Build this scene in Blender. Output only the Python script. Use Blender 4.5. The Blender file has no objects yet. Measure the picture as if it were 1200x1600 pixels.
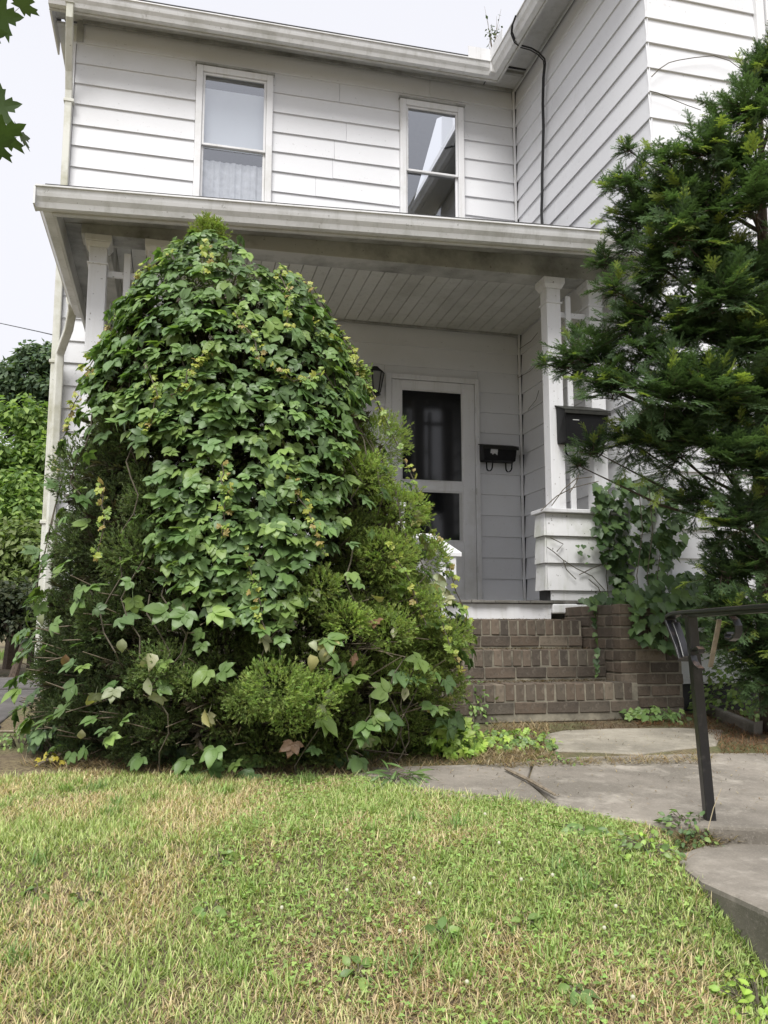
import bpy, math, random
import numpy as np
from math import sin, cos, radians, pi
random.seed(7); rng = np.random.default_rng(7)
sc = bpy.context.scene
C = sc.collection

# ------------------------------------------------------------------ camera, sky, sun, exposure
FPX = 1340.0; PITCH = radians(7.94); YAW = radians(14.0)
cd = bpy.data.cameras.new('camera'); cam = bpy.data.objects.new('camera', cd); C.objects.link(cam)
cd.sensor_fit = 'VERTICAL'; cd.sensor_height = 36.0; cd.lens = FPX / 1600 * 36.0
cd.clip_start = 0.05; cd.clip_end = 2000
cam.location = (0, 0, 0); cam.rotation_euler = (radians(90) + PITCH, 0, -YAW)
sc.camera = cam

SUN_EL = radians(56); SUN_AZ = radians(205)      # direction the sun stands in (clockwise from +y)
w = bpy.data.worlds.new('World'); sc.world = w; w.use_nodes = True
nt = w.node_tree; nt.nodes.clear()
sky = nt.nodes.new('ShaderNodeTexSky'); sky.sky_type = 'NISHITA'; sky.sun_disc = False
sky.sun_elevation = SUN_EL; sky.sun_rotation = SUN_AZ; sky.air_density = 1.2; sky.dust_density = 3.0
hs = nt.nodes.new('ShaderNodeHueSaturation'); hs.inputs['Saturation'].default_value = 0.25
tc = nt.nodes.new('ShaderNodeTexCoord')
nz = nt.nodes.new('ShaderNodeTexNoise'); nz.inputs['Scale'].default_value = 1.6; nz.inputs['Detail'].default_value = 4
cr = nt.nodes.new('ShaderNodeValToRGB')
cr.color_ramp.elements[0].position = 0.3; cr.color_ramp.elements[0].color = (5.3, 5.33, 5.75, 1)
cr.color_ramp.elements[1].position = 0.7; cr.color_ramp.elements[1].color = (5.55, 5.58, 5.95, 1)
mx = nt.nodes.new('ShaderNodeMix'); mx.data_type = 'RGBA'; mx.inputs[0].default_value = 0.9
bg = nt.nodes.new('ShaderNodeBackground'); bg.inputs['Strength'].default_value = 0.1
wo = nt.nodes.new('ShaderNodeOutputWorld')
L = nt.links.new
L(tc.outputs['Generated'], nz.inputs['Vector']); L(nz.outputs['Fac'], cr.inputs['Fac'])
L(sky.outputs['Color'], hs.inputs['Color']); L(hs.outputs['Color'], mx.inputs[6]); L(cr.outputs['Color'], mx.inputs[7])
L(mx.outputs[2], bg.inputs['Color']); L(bg.outputs['Background'], wo.inputs['Surface'])
sl = bpy.data.lights.new('sun', 'SUN'); sl.energy = 2.5; sl.angle = radians(30); sl.color = (1, 0.98, 0.95)
so = bpy.data.objects.new('sun', sl); C.objects.link(so)
so.rotation_euler = (radians(90) - SUN_EL, 0, pi - SUN_AZ)
so.location = (0, -5, 12)
sc.view_settings.view_transform = 'Standard'; sc.view_settings.look = 'None'
sc.view_settings.gamma = 1.0; sc.view_settings.exposure = 0.82
sc.view_settings.use_curve_mapping = False

# ------------------------------------------------------------------ pixel -> direction helpers (1200x1600 photograph)
Fv = np.array([sin(YAW) * cos(PITCH), cos(YAW) * cos(PITCH), sin(PITCH)])
Rv = np.array([cos(YAW), -sin(YAW), 0.0]); Uv = np.cross(Rv, Fv)
FH = np.array([sin(YAW), cos(YAW), 0.0])
def ray(u, v): return Fv + Rv * ((u - 600) / FPX) + Uv * ((800 - v) / FPX)
def at_y(u, v, y): d = ray(u, v); return d * (y / d[1])
def at_x(u, v, x): d = ray(u, v); return d * (x / d[0])
def at_z(u, v, z): d = ray(u, v); return d * (z / d[2])
def at_d(u, v, d): return ray(u, v) * d
def project(P):
    P = np.asarray(P, float); q = P @ Fv
    return 600 + FPX * (P @ Rv) / q, 800 - FPX * (P @ Uv) / q
def in_poly(u, v, poly):
    u = np.asarray(u); v = np.asarray(v); res = np.zeros(u.shape, bool); n = len(poly); j = n - 1
    for i in range(n):
        xi, yi = poly[i]; xj, yj = poly[j]
        c = ((yi > v) != (yj > v)) & (u < (xj - xi) * (v - yi) / (yj - yi + 1e-9) + xi)
        res ^= c; j = i
    return res

# ------------------------------------------------------------------ ground height
def G(x, y):
    x = np.asarray(x, float); y = np.asarray(y, float)
    z = -0.545 - 0.05 * (4.9 - np.clip(y, 2.6, 6.0))
    rt = np.clip((x - 0.4) / 1.0, 0, 1)
    t = np.clip(2.95 - 0.35 * rt - y, 0, 3.6)
    z = z - 0.245 * (np.sqrt(t * t + 0.02) - 0.1414)
    sm_ = lambda q: np.clip(q, 0, 1) ** 2 * (3 - 2 * np.clip(q, 0, 1))
    z = z - 0.1 * sm_((x - 1.0) / 0.42) * sm_((2.4 - y) / 0.55) - 0.1 * sm_((x - 1.5) / 0.12) * sm_((2.74 - y) / 0.2)
    z = z + (0.012 * np.sin(2.3 * x + 1.1) * np.sin(1.9 * y + 0.4) + 0.006 * np.sin(5.1 * x) * np.cos(4.3 * y)) * np.clip(1.2 - .5 * x, 0, 1)
    return z
def at_g(u, v):
    d = ray(u, v); t = 0.5
    for i in range(4000):
        P = d * t
        if P[2] < G(P[0], P[1]): return P
        t += 0.004
    return d * t

# ------------------------------------------------------------------ object helpers
def tag(o, label=None, cat=None, group=None, kind=None):
    if label: o['label'] = label
    if cat: o['category'] = cat
    if group: o['group'] = group
    if kind: o['kind'] = kind
    return o
def empty(name, loc, label=None, cat=None, group=None):
    o = bpy.data.objects.new(name, None); C.objects.link(o); o.location = loc; o.empty_display_size = 0.1
    return tag(o, label, cat, group)
def link(name, me, parent=None, mat=None):
    o = bpy.data.objects.new(name, me); C.objects.link(o)
    if mat is not None:
        if len(me.materials) == 0: me.materials.append(mat)
    if parent is not None:
        o.parent = parent
        Mw = parent.matrix_basis.copy(); q = parent
        while q.parent is not None: Mw = q.parent.matrix_basis @ q.matrix_parent_inverse @ Mw if q.parent.parent is None else Mw; q = q.parent
        o.matrix_parent_inverse = Mw.inverted()
    return o
class MB:
    """collects shapes; build() links them as ONE mesh object"""
    def __init__(s): s.v = []; s.f = []
    def add(s, vs, fs):
        b = len(s.v); s.v += [tuple(map(float, p)) for p in vs]; s.f += [tuple(i + b for i in f) for f in fs]; return s
    def box(s, x0, x1, y0, y1, z0, z1):
        return s.add([(x0,y0,z0),(x1,y0,z0),(x1,y1,z0),(x0,y1,z0),(x0,y0,z1),(x1,y0,z1),(x1,y1,z1),(x0,y1,z1)],
                     [(0,3,2,1),(4,5,6,7),(0,1,5,4),(1,2,6,5),(2,3,7,6),(3,0,4,7)])
    def hexa(s, p): # 8 points, bottom ring then top ring
        return s.add(p, [(0,3,2,1),(4,5,6,7),(0,1,5,4),(1,2,6,5),(2,3,7,6),(3,0,4,7)])
    def prism(s, prof, p0, p1, up=(0,0,1)):
        """profile of (a,b) swept from p0 to p1; a is sideways, b is up"""
        p0 = np.array(p0, float); p1 = np.array(p1, float); d = p1 - p0; d /= np.linalg.norm(d)
        side = np.cross(d, up); side /= np.linalg.norm(side); u2 = np.cross(side, d); n = len(prof)
        vs = [p0 + side * a + u2 * b for a, b in prof] + [p1 + side * a + u2 * b for a, b in prof]
        fs = [(i, (i + 1) % n, n + (i + 1) % n, n + i) for i in range(n)] + [tuple(range(n))[::-1], tuple(range(n, 2 * n))]
        return s.add(vs, fs)
    def tube(s, pts, r, n=6):
        pts = [np.array(p, float) for p in pts]; k = len(pts)
        rs = [r] * k if np.isscalar(r) else list(r); vs = []; prev = None
        for i, p in enumerate(pts):
            d = pts[min(i + 1, k - 1)] - pts[max(i - 1, 0)]; d = d / (np.linalg.norm(d) + 1e-9)
            if prev is None:
                a = np.array([0, 0, 1.0]) if abs(d[2]) < 0.9 else np.array([1.0, 0, 0])
                sd = np.cross(d, a)
            else: sd = prev - d * (prev @ d)
            sd = sd / (np.linalg.norm(sd) + 1e-9); prev = sd; up = np.cross(sd, d)
            vs += [p + rs[i] * (cos(2 * pi * j / n) * sd + sin(2 * pi * j / n) * up) for j in range(n)]
        fs = [(i * n + j, i * n + (j + 1) % n, (i + 1) * n + (j + 1) % n, (i + 1) * n + j) for i in range(k - 1) for j in range(n)]
        fs += [tuple(range(n))[::-1], tuple((k - 1) * n + j for j in range(n))]
        return s.add(vs, fs)
    def strap(s, pts, wid, thk, across):
        """flat bar following pts; across = direction of its width"""
        pts = [np.array(p, float) for p in pts]; a = np.array(across, float); a /= np.linalg.norm(a); k = len(pts); vs = []
        for i, p in enumerate(pts):
            d = pts[min(i + 1, k - 1)] - pts[max(i - 1, 0)]; n_ = np.cross(d, a); n_ /= (np.linalg.norm(n_) + 1e-9)
            for sa, sn in ((-1,-1),(1,-1),(1,1),(-1,1)): vs.append(p + a * sa * wid / 2 + n_ * sn * thk / 2)
        fs = [(i*4+j, i*4+(j+1)%4, (i+1)*4+(j+1)%4, (i+1)*4+j) for i in range(k-1) for j in range(4)]
        fs += [(0,1,2,3), tuple((k-1)*4 + j for j in (3,2,1,0))]
        return s.add(vs, fs)
    def mesh(s, name):
        me = bpy.data.meshes.new(name); me.from_pydata(s.v, [], s.f); me.update(); return me
    def build(s, name, mat, parent=None, bevel=0, smooth=False):
        me = s.mesh(name); o = link(name, me, parent, mat)
        if smooth: me.polygons.foreach_set('use_smooth', [True] * len(me.polygons))
        if bevel:
            b = o.modifiers.new('bevel', 'BEVEL'); b.width = bevel; b.segments = 2; b.limit_method = 'ANGLE'
        return o

def np_mesh(name, V, T, col=None, smooth=False):
    """triangle mesh from numpy arrays, with a point colour attribute Col"""
    V = np.asarray(V, np.float32); T = np.asarray(T, np.int32); me = bpy.data.meshes.new(name)
    me.vertices.add(len(V)); me.vertices.foreach_set('co', V.ravel())
    me.loops.add(T.size); me.loops.foreach_set('vertex_index', T.ravel())
    me.polygons.add(len(T)); me.polygons.foreach_set('loop_start', np.arange(0, T.size, 3, dtype=np.int32))
    if smooth: me.polygons.foreach_set('use_smooth', np.ones(len(T), bool))
    if col is not None:
        a = me.attributes.new('Col', 'FLOAT_COLOR', 'POINT')
        c4 = np.ones((len(V), 4), np.float32); c4[:, :3] = col; a.data.foreach_set('color', c4.ravel())
    me.update(); me.validate(); return me
def scatter(tmpl, pos, rot, scl, tint):
    """tmpl=(V,T,Cmul); pos Nx3, rot Nx3x3 (columns = axes), scl N, tint Nx3 -> V,T,col"""
    V, T, Cm = tmpl; n = len(pos); k = len(V)
    W = np.einsum('nij,kj->nki', rot, V) * np.asarray(scl)[:, None, None] + np.asarray(pos)[:, None, :]
    TT = (T[None] + (np.arange(n) * k)[:, None, None]).reshape(-1, 3)
    col = np.clip(np.asarray(tint)[:, None, :] * Cm[None], 0, 1)
    return W.reshape(-1, 3), TT, col.reshape(-1, 3)
def join(parts):
    Vs, Ts, Cs = [], [], []; b = 0
    for V, T, c in parts:
        Vs.append(V); Ts.append(T + b); Cs.append(c); b += len(V)
    return np.concatenate(Vs), np.concatenate(Ts), np.concatenate(Cs)
def unit(a): a = np.asarray(a, float); return a / (np.linalg.norm(a, axis=-1, keepdims=True) + 1e-9)
def frames(ydir, zdir):
    """rotation whose y axis is ydir and z axis is near zdir"""
    y = unit(ydir); x = unit(np.cross(y, zdir)); z = np.cross(x, y); return np.stack([x, y, z], axis=-1)
def rdir(n):
    a = rng.normal(size=(n, 3)); return unit(a)

# ------------------------------------------------------------------ materials
def nmat(name):
    m = bpy.data.materials.new(name); m.use_nodes = True; t = m.node_tree; p = t.nodes['Principled BSDF']; return m, t, p
def coords(t, scale=(1, 1, 1)):
    tc = t.nodes.new('ShaderNodeTexCoord'); mp = t.nodes.new('ShaderNodeMapping'); mp.inputs['Scale'].default_value = scale
    t.links.new(tc.outputs['Object'], mp.inputs['Vector']); return mp.outputs['Vector']
def noise(t, vec, scale, detail=4, rough=0.6):
    n = t.nodes.new('ShaderNodeTexNoise'); n.inputs['Scale'].default_value = scale; n.inputs['Detail'].default_value = detail
    n.inputs['Roughness'].default_value = rough; t.links.new(vec, n.inputs['Vector']); return n.outputs['Fac']
def ramp(t, fac, stops):
    r = t.nodes.new('ShaderNodeValToRGB'); e = r.color_ramp.elements
    while len(e) < len(stops): e.new(0.5)
    for el, (p, c) in zip(e, stops): el.position = p; el.color = (*c, 1) if len(c) == 3 else c
    t.links.new(fac, r.inputs['Fac']); return r.outputs['Color']
def mixc(t, fac, a, b, mode='MIX'):
    m = t.nodes.new('ShaderNodeMix'); m.data_type = 'RGBA'; m.blend_type = mode
    for sck, val in ((m.inputs[0], fac), (m.inputs[6], a), (m.inputs[7], b)):
        if hasattr(val, 'links'): t.links.new(val, sck)
        elif isinstance(val, (int, float)): sck.default_value = val
        else: sck.default_value = (*val, 1)
    return m.outputs[2]
def bump(t, p, h, strength, dist=0.01):
    b = t.nodes.new('ShaderNodeBump'); b.inputs['Strength'].default_value = strength; b.inputs['Distance'].default_value = dist
    t.links.new(h, b.inputs['Height']); t.links.new(b.outputs['Normal'], p.inputs['Normal'])
def obj_random(t):
    return t.nodes.new('ShaderNodeObjectInfo').outputs['Random']
W3 = lambda g: (g, g, g)

def painted(name, base, dirt, lo=0.5, hi=0.8, scale=1.5, rough=0.5, specks=0.0, streak=True, chips=None, bmp=0.08):
    m, t, p = nmat(name); v = coords(t)
    f1 = noise(t, v, scale, 6, 0.65)
    col = mixc(t, ramp(t, f1, [(lo, W3(0)), (hi, W3(1))]), base, dirt)
    if streak:
        f2 = noise(t, coords(t, (9, 9, 0.7)), 1.4, 5, 0.7)
        col = mixc(t, ramp(t, f2, [(0.52, W3(0)), (0.85, W3(0.75))]), col, dirt)
    if specks:
        f3 = noise(t, v, 38, 2, 0.5)
        col = mixc(t, ramp(t, f3, [(0.70, W3(0)), (0.73, W3(specks))]), col, (0.09, 0.08, 0.06))
        f4 = noise(t, v, 11, 3, 0.6)
        col = mixc(t, ramp(t, f4, [(0.70, W3(0)), (0.76, W3(specks * 0.7))]), col, (0.2, 0.18, 0.14))
    if chips:
        f5 = noise(t, coords(t, (1.6, 1.6, 1)), 17, 5, 0.7)
        col = mixc(t, ramp(t, f5, [(chips[0], W3(0)), (chips[0] + 0.03, W3(1))]), col, chips[1])
        bump(t, p, f5, 0.4, 0.004)
    else:
        bump(t, p, noise(t, v, 30, 5, 0.7), bmp, 0.01)
    h = t.nodes.new('ShaderNodeHueSaturation'); t.links.new(col, h.inputs['Color'])
    mr = t.nodes.new('ShaderNodeMapRange'); mr.inputs['To Min'].default_value = 0.95; mr.inputs['To Max'].default_value = 1.03
    t.links.new(obj_random(t), mr.inputs['Value']); t.links.new(mr.outputs['Result'], h.inputs['Value'])
    t.links.new(h.outputs['Color'], p.inputs['Base Color']); p.inputs['Roughness'].default_value = rough
    return m
M = {}
M['siding'] = painted('white_siding_paint', (0.73, 0.735, 0.755), (0.6, 0.6, 0.59), 0.5, 0.95, 0.9, 0.5, 0.22, streak=False)
M['wingside'] = painted('white_wing_siding_paint', (0.73, 0.735, 0.755), (0.6, 0.6, 0.59), 0.5, 0.95, 0.9, 0.5, 0.2, streak=False)
M['knee'] = painted('stained_white_shingle', (0.72, 0.72, 0.72), (0.4, 0.42, 0.32), 0.5, 0.8, 2.6, 0.6, 0.8)
M['trim'] = painted('white_trim_paint', (0.75, 0.75, 0.76), (0.5, 0.49, 0.44), 0.52, 0.85, 2.0, 0.45, 0.2)
M['gutter'] = painted('aged_gutter_enamel', (0.74, 0.74, 0.74), (0.4, 0.4, 0.36), 0.48, 0.85, 3.0, 0.4, 0.35)
M['eave'] = painted('eave_metal', (0.6, 0.6, 0.59), (0.36, 0.36, 0.33), 0.45, 0.8, 2.0, 0.5, 0.3)
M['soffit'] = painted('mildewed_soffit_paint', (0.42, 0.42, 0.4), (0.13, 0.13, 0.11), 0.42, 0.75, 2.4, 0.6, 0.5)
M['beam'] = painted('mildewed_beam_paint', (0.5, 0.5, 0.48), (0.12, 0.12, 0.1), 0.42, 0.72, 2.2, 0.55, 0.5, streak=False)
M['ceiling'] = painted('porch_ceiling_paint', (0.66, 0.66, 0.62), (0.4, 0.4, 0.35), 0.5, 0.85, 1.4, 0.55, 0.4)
M['peel'] = painted('peeling_white_paint', (0.75, 0.75, 0.76), (0.56, 0.55, 0.51), 0.5, 0.9, 2.0, 0.5, 0.5, chips=(0.665, (0.2, 0.17, 0.14)))
M['oldwood'] = painted('grey_weathered_board', (0.2, 0.19, 0.17), (0.09, 0.085, 0.07), 0.4, 0.7, 6, 0.8, 0.4)
M['shingle'] = painted('dark_asphalt_shingle', (0.035, 0.035, 0.038), (0.06, 0.058, 0.055), 0.4, 0.7, 20, 0.9, 0, False)
M['spout'] = painted('weathered_downspout', (0.66, 0.66, 0.6), (0.38, 0.37, 0.25), 0.45, 0.75, 3.5, 0.4, 0.5)
def plain(name, col, rough=0.5, metal=0.0, var=0.0, scale=8, bmp=0.0, spec=None):
    m, t, p = nmat(name); v = coords(t)
    if var:
        f = noise(t, v, scale, 5, 0.65)
        c = ramp(t, f, [(0.3, tuple(x * (1 - var) for x in col)), (0.7, tuple(min(1, x * (1 + var)) for x in col))])
        t.links.new(c, p.inputs['Base Color'])
        if bmp: bump(t, p, f, bmp, 0.01)
    else: p.inputs['Base Color'].default_value = (*col, 1)
    p.inputs['Roughness'].default_value = rough; p.inputs['Metallic'].default_value = metal
    if spec is not None: p.inputs['Specular IOR Level'].default_value = spec
    return m
M['interior'] = plain('dark_interior', (0.05, 0.05, 0.05), 0.9)
M['screen'] = plain('dark_storm_glass', (0.008, 0.0085, 0.01), 0.08, 0, spec=0.6)
M['black'] = plain('black_mailbox_enamel', (0.006, 0.006, 0.0065), 0.5, 0, 0.4, 30, 0.05, .25)
M['blackdull'] = plain('faded_black_lid', (0.02, 0.02, 0.016), 0.6, 0, 0.4, 25, 0.05, .3)
M['rubber'] = plain('black_cable', (0.012, 0.012, 0.013), 0.6)
M['sticker'] = plain('torn_white_label', (0.6, 0.6, 0.6), 0.7, 0, 0.15, 40)
M['curtain'] = plain('sheer_curtain', (0.62, 0.62, 0.63), 0.9, 0, 0.2, 14)
M['blind'] = plain('pale_roller_blind', (0.75, 0.77, 0.8), 0.8, 0, 0.03, 3)
M['bark'] = plain('brown_bark', (0.085, 0.062, 0.045), 0.9, 0, 0.45, 40, 0.5)
M['twig'] = plain('grey_twig', (0.22, 0.18, 0.13), 0.9, 0, 0.4, 30)
M['vinestem'] = plain('dry_vine_stem', (0.1, 0.085, 0.06), 0.9, 0, 0.4, 60)
M['lampglass'] = plain('lantern_glass', (0.2, 0.2, 0.19), 0.2)
# wrought iron: black paint worn to rust along its top
def iron():
    m, t, p = nmat('worn_black_iron'); v = coords(t)
    f = noise(t, v, 26, 6, 0.7)
    g = t.nodes.new('ShaderNodeNewGeometry'); sx = t.nodes.new('ShaderNodeSeparateXYZ'); t.links.new(g.outputs['Normal'], sx.inputs[0])
    ma = t.nodes.new('ShaderNodeMath'); ma.operation = 'MULTIPLY'; t.links.new(sx.outputs['Z'], ma.inputs[0]); t.links.new(f, ma.inputs[1])
    c = mixc(t, ramp(t, f, [(0.55, W3(0)), (0.75, W3(1))]), (0.014, 0.014, 0.016), (0.05, 0.046, 0.045))
    c = mixc(t, ramp(t, ma.outputs[0], [(0.36, W3(0)), (0.52, W3(1))]), c, (0.13, 0.085, 0.065))
    t.links.new(c, p.inputs['Base Color']); p.inputs['Roughness'].default_value = 0.3; p.inputs['Specular IOR Level'].default_value = .7; bump(t, p, f, 0.35, 0.003); return m
M['iron'] = iron()
def glass():
    m, t, p = nmat('window_glass'); t.nodes.remove(p); out = t.nodes['Material Output']
    gl = t.nodes.new('ShaderNodeBsdfGlossy'); gl.inputs['Roughness'].default_value = 0.03; gl.inputs['Color'].default_value = (0.92, 0.95, 1, 1)
    tr = t.nodes.new('ShaderNodeBsdfTransparent'); tr.inputs['Color'].default_value = (0.9, 0.92, 0.94, 1)
    lw_ = t.nodes.new('ShaderNodeLayerWeight'); lw_.inputs['Blend'].default_value = .5; fr = t.nodes.new('ShaderNodeMapRange'); fr.inputs['From Max'].default_value = 1.0; fr.inputs['To Min'].default_value = .2; fr.inputs['To Max'].default_value = .75; t.links.new(lw_.outputs['Facing'], fr.inputs['Value'])
    v = coords(t); b = t.nodes.new('ShaderNodeBump'); b.inputs['Strength'].default_value = 0.03; b.inputs['Distance'].default_value = 0.02
    t.links.new(noise(t, v, 3, 1), b.inputs['Height']); t.links.new(b.outputs['Normal'], gl.inputs['Normal'])
    mx_ = t.nodes.new('ShaderNodeMixShader'); t.links.new(fr.outputs[0], mx_.inputs[0]); t.links.new(tr.outputs[0], mx_.inputs[1]); t.links.new(gl.outputs[0], mx_.inputs[2])
    t.links.new(mx_.outputs[0], out.inputs['Surface']); return m
M['glass'] = glass()
def brick():
    m, t, p = nmat('old_brown_brick'); v = coords(t)
    c = ramp(t, obj_random(t), [(0.0, (0.07, 0.058, 0.046)), (0.3, (0.13, 0.098, 0.071)), (0.6, (0.1, 0.085, 0.065)), (0.85, (0.16, 0.122, 0.09)), (1.0, (0.21, 0.175, 0.13))])
    f = noise(t, v, 16, 6, 0.7); c = mixc(t, ramp(t, f, [(0.48, W3(0)), (0.72, W3(0.85))]), c, (0.05, 0.043, 0.034))
    f2 = noise(t, v, 5, 5, 0.7); c = mixc(t, ramp(t, f2, [(0.6, W3(0)), (0.75, W3(0.6))]), c, (0.33, 0.29, 0.23))
    f3 = noise(t, v, 60, 3, 0.6); c = mixc(t, ramp(t, f3, [(0.6, W3(0)), (0.8, W3(0.5))]), c, (0.28, 0.22, 0.17))
    t.links.new(c, p.inputs['Base Color']); p.inputs['Roughness'].default_value = 0.9; bump(t, p, noise(t, v, 45, 6, 0.75), 0.6, 0.008); return m
M['brick'] = brick()
M['mortar'] = plain('dirty_mortar', (0.21, 0.19, 0.145), 0.95, 0, 0.6, 7, 0.5)
def concrete(name, base, dark, light):
    m, t, p = nmat(name); v = coords(t)
    c = mixc(t, ramp(t, noise(t, v, 2.2, 8, 0.65), [(0.38, W3(0)), (0.6, W3(1))]), base, dark)
    c = mixc(t, ramp(t, noise(t, v, 5.5, 6, 0.7), [(0.52, W3(0)), (0.7, W3(0.8))]), c, light)
    c = mixc(t, ramp(t, noise(t, v, 14, 6, 0.75), [(0.55, W3(0)), (0.7, W3(0.7))]), c, dark)
    c = mixc(t, ramp(t, noise(t, v, 120, 2, 0.5), [(0.55, W3(0)), (0.75, W3(0.45))]), c, light)
    c = mixc(t, ramp(t, noise(t, v, 60, 3, 0.5), [(0.62, W3(0)), (0.75, W3(0.5))]), c, (0.09, 0.085, 0.07))
    t.links.new(c, p.inputs['Base Color']); p.inputs['Roughness'].default_value = 0.92
    bump(t, p, noise(t, v, 70, 8, 0.8), 0.5, 0.006); return m
M['concrete'] = concrete('weathered_concrete', (0.27, 0.24, 0.2), (0.165, 0.147, 0.12), (0.39, 0.355, 0.3))
M['palestone'] = concrete('pale_flagstone', (0.33, 0.3, 0.24), (0.21, 0.19, 0.15), (0.45, 0.41, 0.34))
M['darkconcrete'] = concrete('mossy_and_shaded_concrete', (0.17, 0.15, 0.125), (0.09, 0.085, 0.065), (0.26, 0.235, 0.2))
M['walkslab'] = concrete('grey_side_walk', (0.12, 0.11, 0.105), (0.08, 0.075, 0.07), (0.17, 0.16, 0.15))
def soil():
    m, t, p = nmat('thatch_and_soil'); v = coords(t)
    c = mixc(t, ramp(t, noise(t, v, 2.5, 6, 0.7), [(0.4, W3(0)), (0.65, W3(1))]), (0.19, 0.145, 0.085), (0.27, 0.22, 0.11))
    c = mixc(t, ramp(t, noise(t, v, 60, 5, 0.7), [(0.45, W3(0)), (0.62, W3(1))]), c, (0.1, 0.07, 0.045))
    c = mixc(t, ramp(t, noise(t, v, 1.1, 4, 0.6), [(0.5, W3(0)), (0.62, W3(0.7))]), c, (0.12, 0.15, 0.05))
    t.links.new(c, p.inputs['Base Color']); p.inputs['Roughness'].default_value = 0.95; bump(t, p, noise(t, v, 80, 6, 0.8), 0.9, 0.015); return m
M['soil'] = soil()
def foliage(name, trans=0.3, rough=0.5, spec=0.4, jitter=0.12):
    m, t, p = nmat(name); out = t.nodes['Material Output']
    a = t.nodes.new('ShaderNodeAttribute'); a.attribute_name = 'Col'
    h = t.nodes.new('ShaderNodeHueSaturation'); t.links.new(a.outputs['Color'], h.inputs['Color'])
    mr = t.nodes.new('ShaderNodeMapRange'); mr.inputs['To Min'].default_value = 1 - jitter * 2; mr.inputs['To Max'].default_value = 1 + jitter * 2
    t.links.new(obj_random(t), mr.inputs['Value']); t.links.new(mr.outputs['Result'], h.inputs['Value'])
    t.links.new(h.outputs['Color'], p.inputs['Base Color']); p.inputs['Roughness'].default_value = rough; p.inputs['Specular IOR Level'].default_value = spec
    tr = t.nodes.new('ShaderNodeBsdfTranslucent'); c2 = mixc(t, 1.0, h.outputs['Color'], (1.35, 1.5, 0.7), 'MULTIPLY'); t.links.new(c2, tr.inputs['Color'])
    mx_ = t.nodes.new('ShaderNodeMixShader'); mx_.inputs[0].default_value = trans
    t.links.new(p.outputs[0], mx_.inputs[1]); t.links.new(tr.outputs[0], mx_.inputs[2]); t.links.new(mx_.outputs[0], out.inputs['Surface']); return m
M['leaf'] = foliage('creeper_leaf', 0.25, 0.45, 0.45)
M['needle'] = foliage('needle', 0.38, 0.6, 0.3, 0)
M['grass'] = foliage('grass_blade', 0.3, 0.6, 0.25, 0)
M['bgleaf'] = foliage('tree_leaf', 0.35, 0.55, 0.35, 0)

# ================================================================== STRUCTURE: ground, walks
def grid_sheet(name, xs, ys, zf, mat, parent=None):
    X_, Y_ = np.meshgrid(xs, ys, indexing='ij'); Z = zf(X_, Y_)
    V = np.stack([X_, Y_, Z], -1).reshape(-1, 3); n, m = len(xs), len(ys)
    i, j = np.meshgrid(np.arange(n - 1), np.arange(m - 1), indexing='ij'); a = (i * m + j).ravel(); b = a + m
    T = np.concatenate([np.stack([a, b, b + 1], -1), np.stack([a, b + 1, a + 1], -1)])
    return link(name, np_mesh(name, V, T, None, True), parent, mat)
gx = np.concatenate([[-600, -200, -80, -30, -12, -6], np.arange(-3.5, 5.01, 0.07), [7, 12, 30, 80, 200, 600]])
gy = np.concatenate([[-300, -80, -30, -10, -4, -2], np.arange(-0.8, 7.01, 0.07), [9, 12, 16, 30, 80, 200, 900]])
ground = tag(grid_sheet('ground', gx, gy, G, M['soil']), 'sloping front yard soil under the lawn and planting beds', 'ground', kind='structure')

def slab(name, pix, lift, thick, mat, parent, bev=0.012, fine=None):
    """paving slab whose outline is given where it lies on the ground"""
    def walk_pt(u, v): d = ray(u, v); return d * (-0.79 / (d[2] - .05 * d[1]))
    pts = [walk_pt(u, v) for u, v in pix] if fine is None else [np.array(p, float) for p in fine]
    n = len(pts); A_ = np.array(pts); co = np.linalg.lstsq(np.c_[A_[:, :2], np.ones(n)], A_[:, 2], rcond=None)[0]
    pts = [np.array([p[0], p[1], p[0] * co[0] + p[1] * co[1] + co[2]]) for p in pts]
    top = [(p[0], p[1], p[2] + lift) for p in pts]; bot = [(p[0], p[1], p[2] + lift - thick) for p in pts]
    mb = MB().add(top + bot, [tuple(range(n)), tuple(range(2 * n - 1, n - 1, -1))] + [(i, n + i, n + (i + 1) % n, (i + 1) % n) for i in range(n)])
    return mb.build(name, mat, parent, bev)
path = MB().box(1.2, 3.6, 3.1, 4.86, -0.9, -0.72).build('path', M['soil'])
tag(path, 'concrete front walk leading to the brick steps', 'walk', kind='structure')
slab('slab', [(835,1191),(900,1187),(1000,1184),(1120,1181),(1330,1180),(1360,1308),(1200,1301),(1122,1297),(1040,1292),(930,1281),(872,1264),(826,1222)], 0.014, 0.12, M['concrete'], path)
slab('slab', [(560,1202),(650,1200),(760,1197),(833,1191),(823,1222),(868,1263),(760,1252),(640,1243),(540,1228)], 0.010, 0.12, M['concrete'], path)
slab('slab', [(836,1152),(880,1143),(960,1140),(1060,1139),(1130,1142),(1120,1166),(1060,1172),(1000,1180),(930,1176),(868,1174)], 0.008, 0.1, M['palestone'], path)
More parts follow.
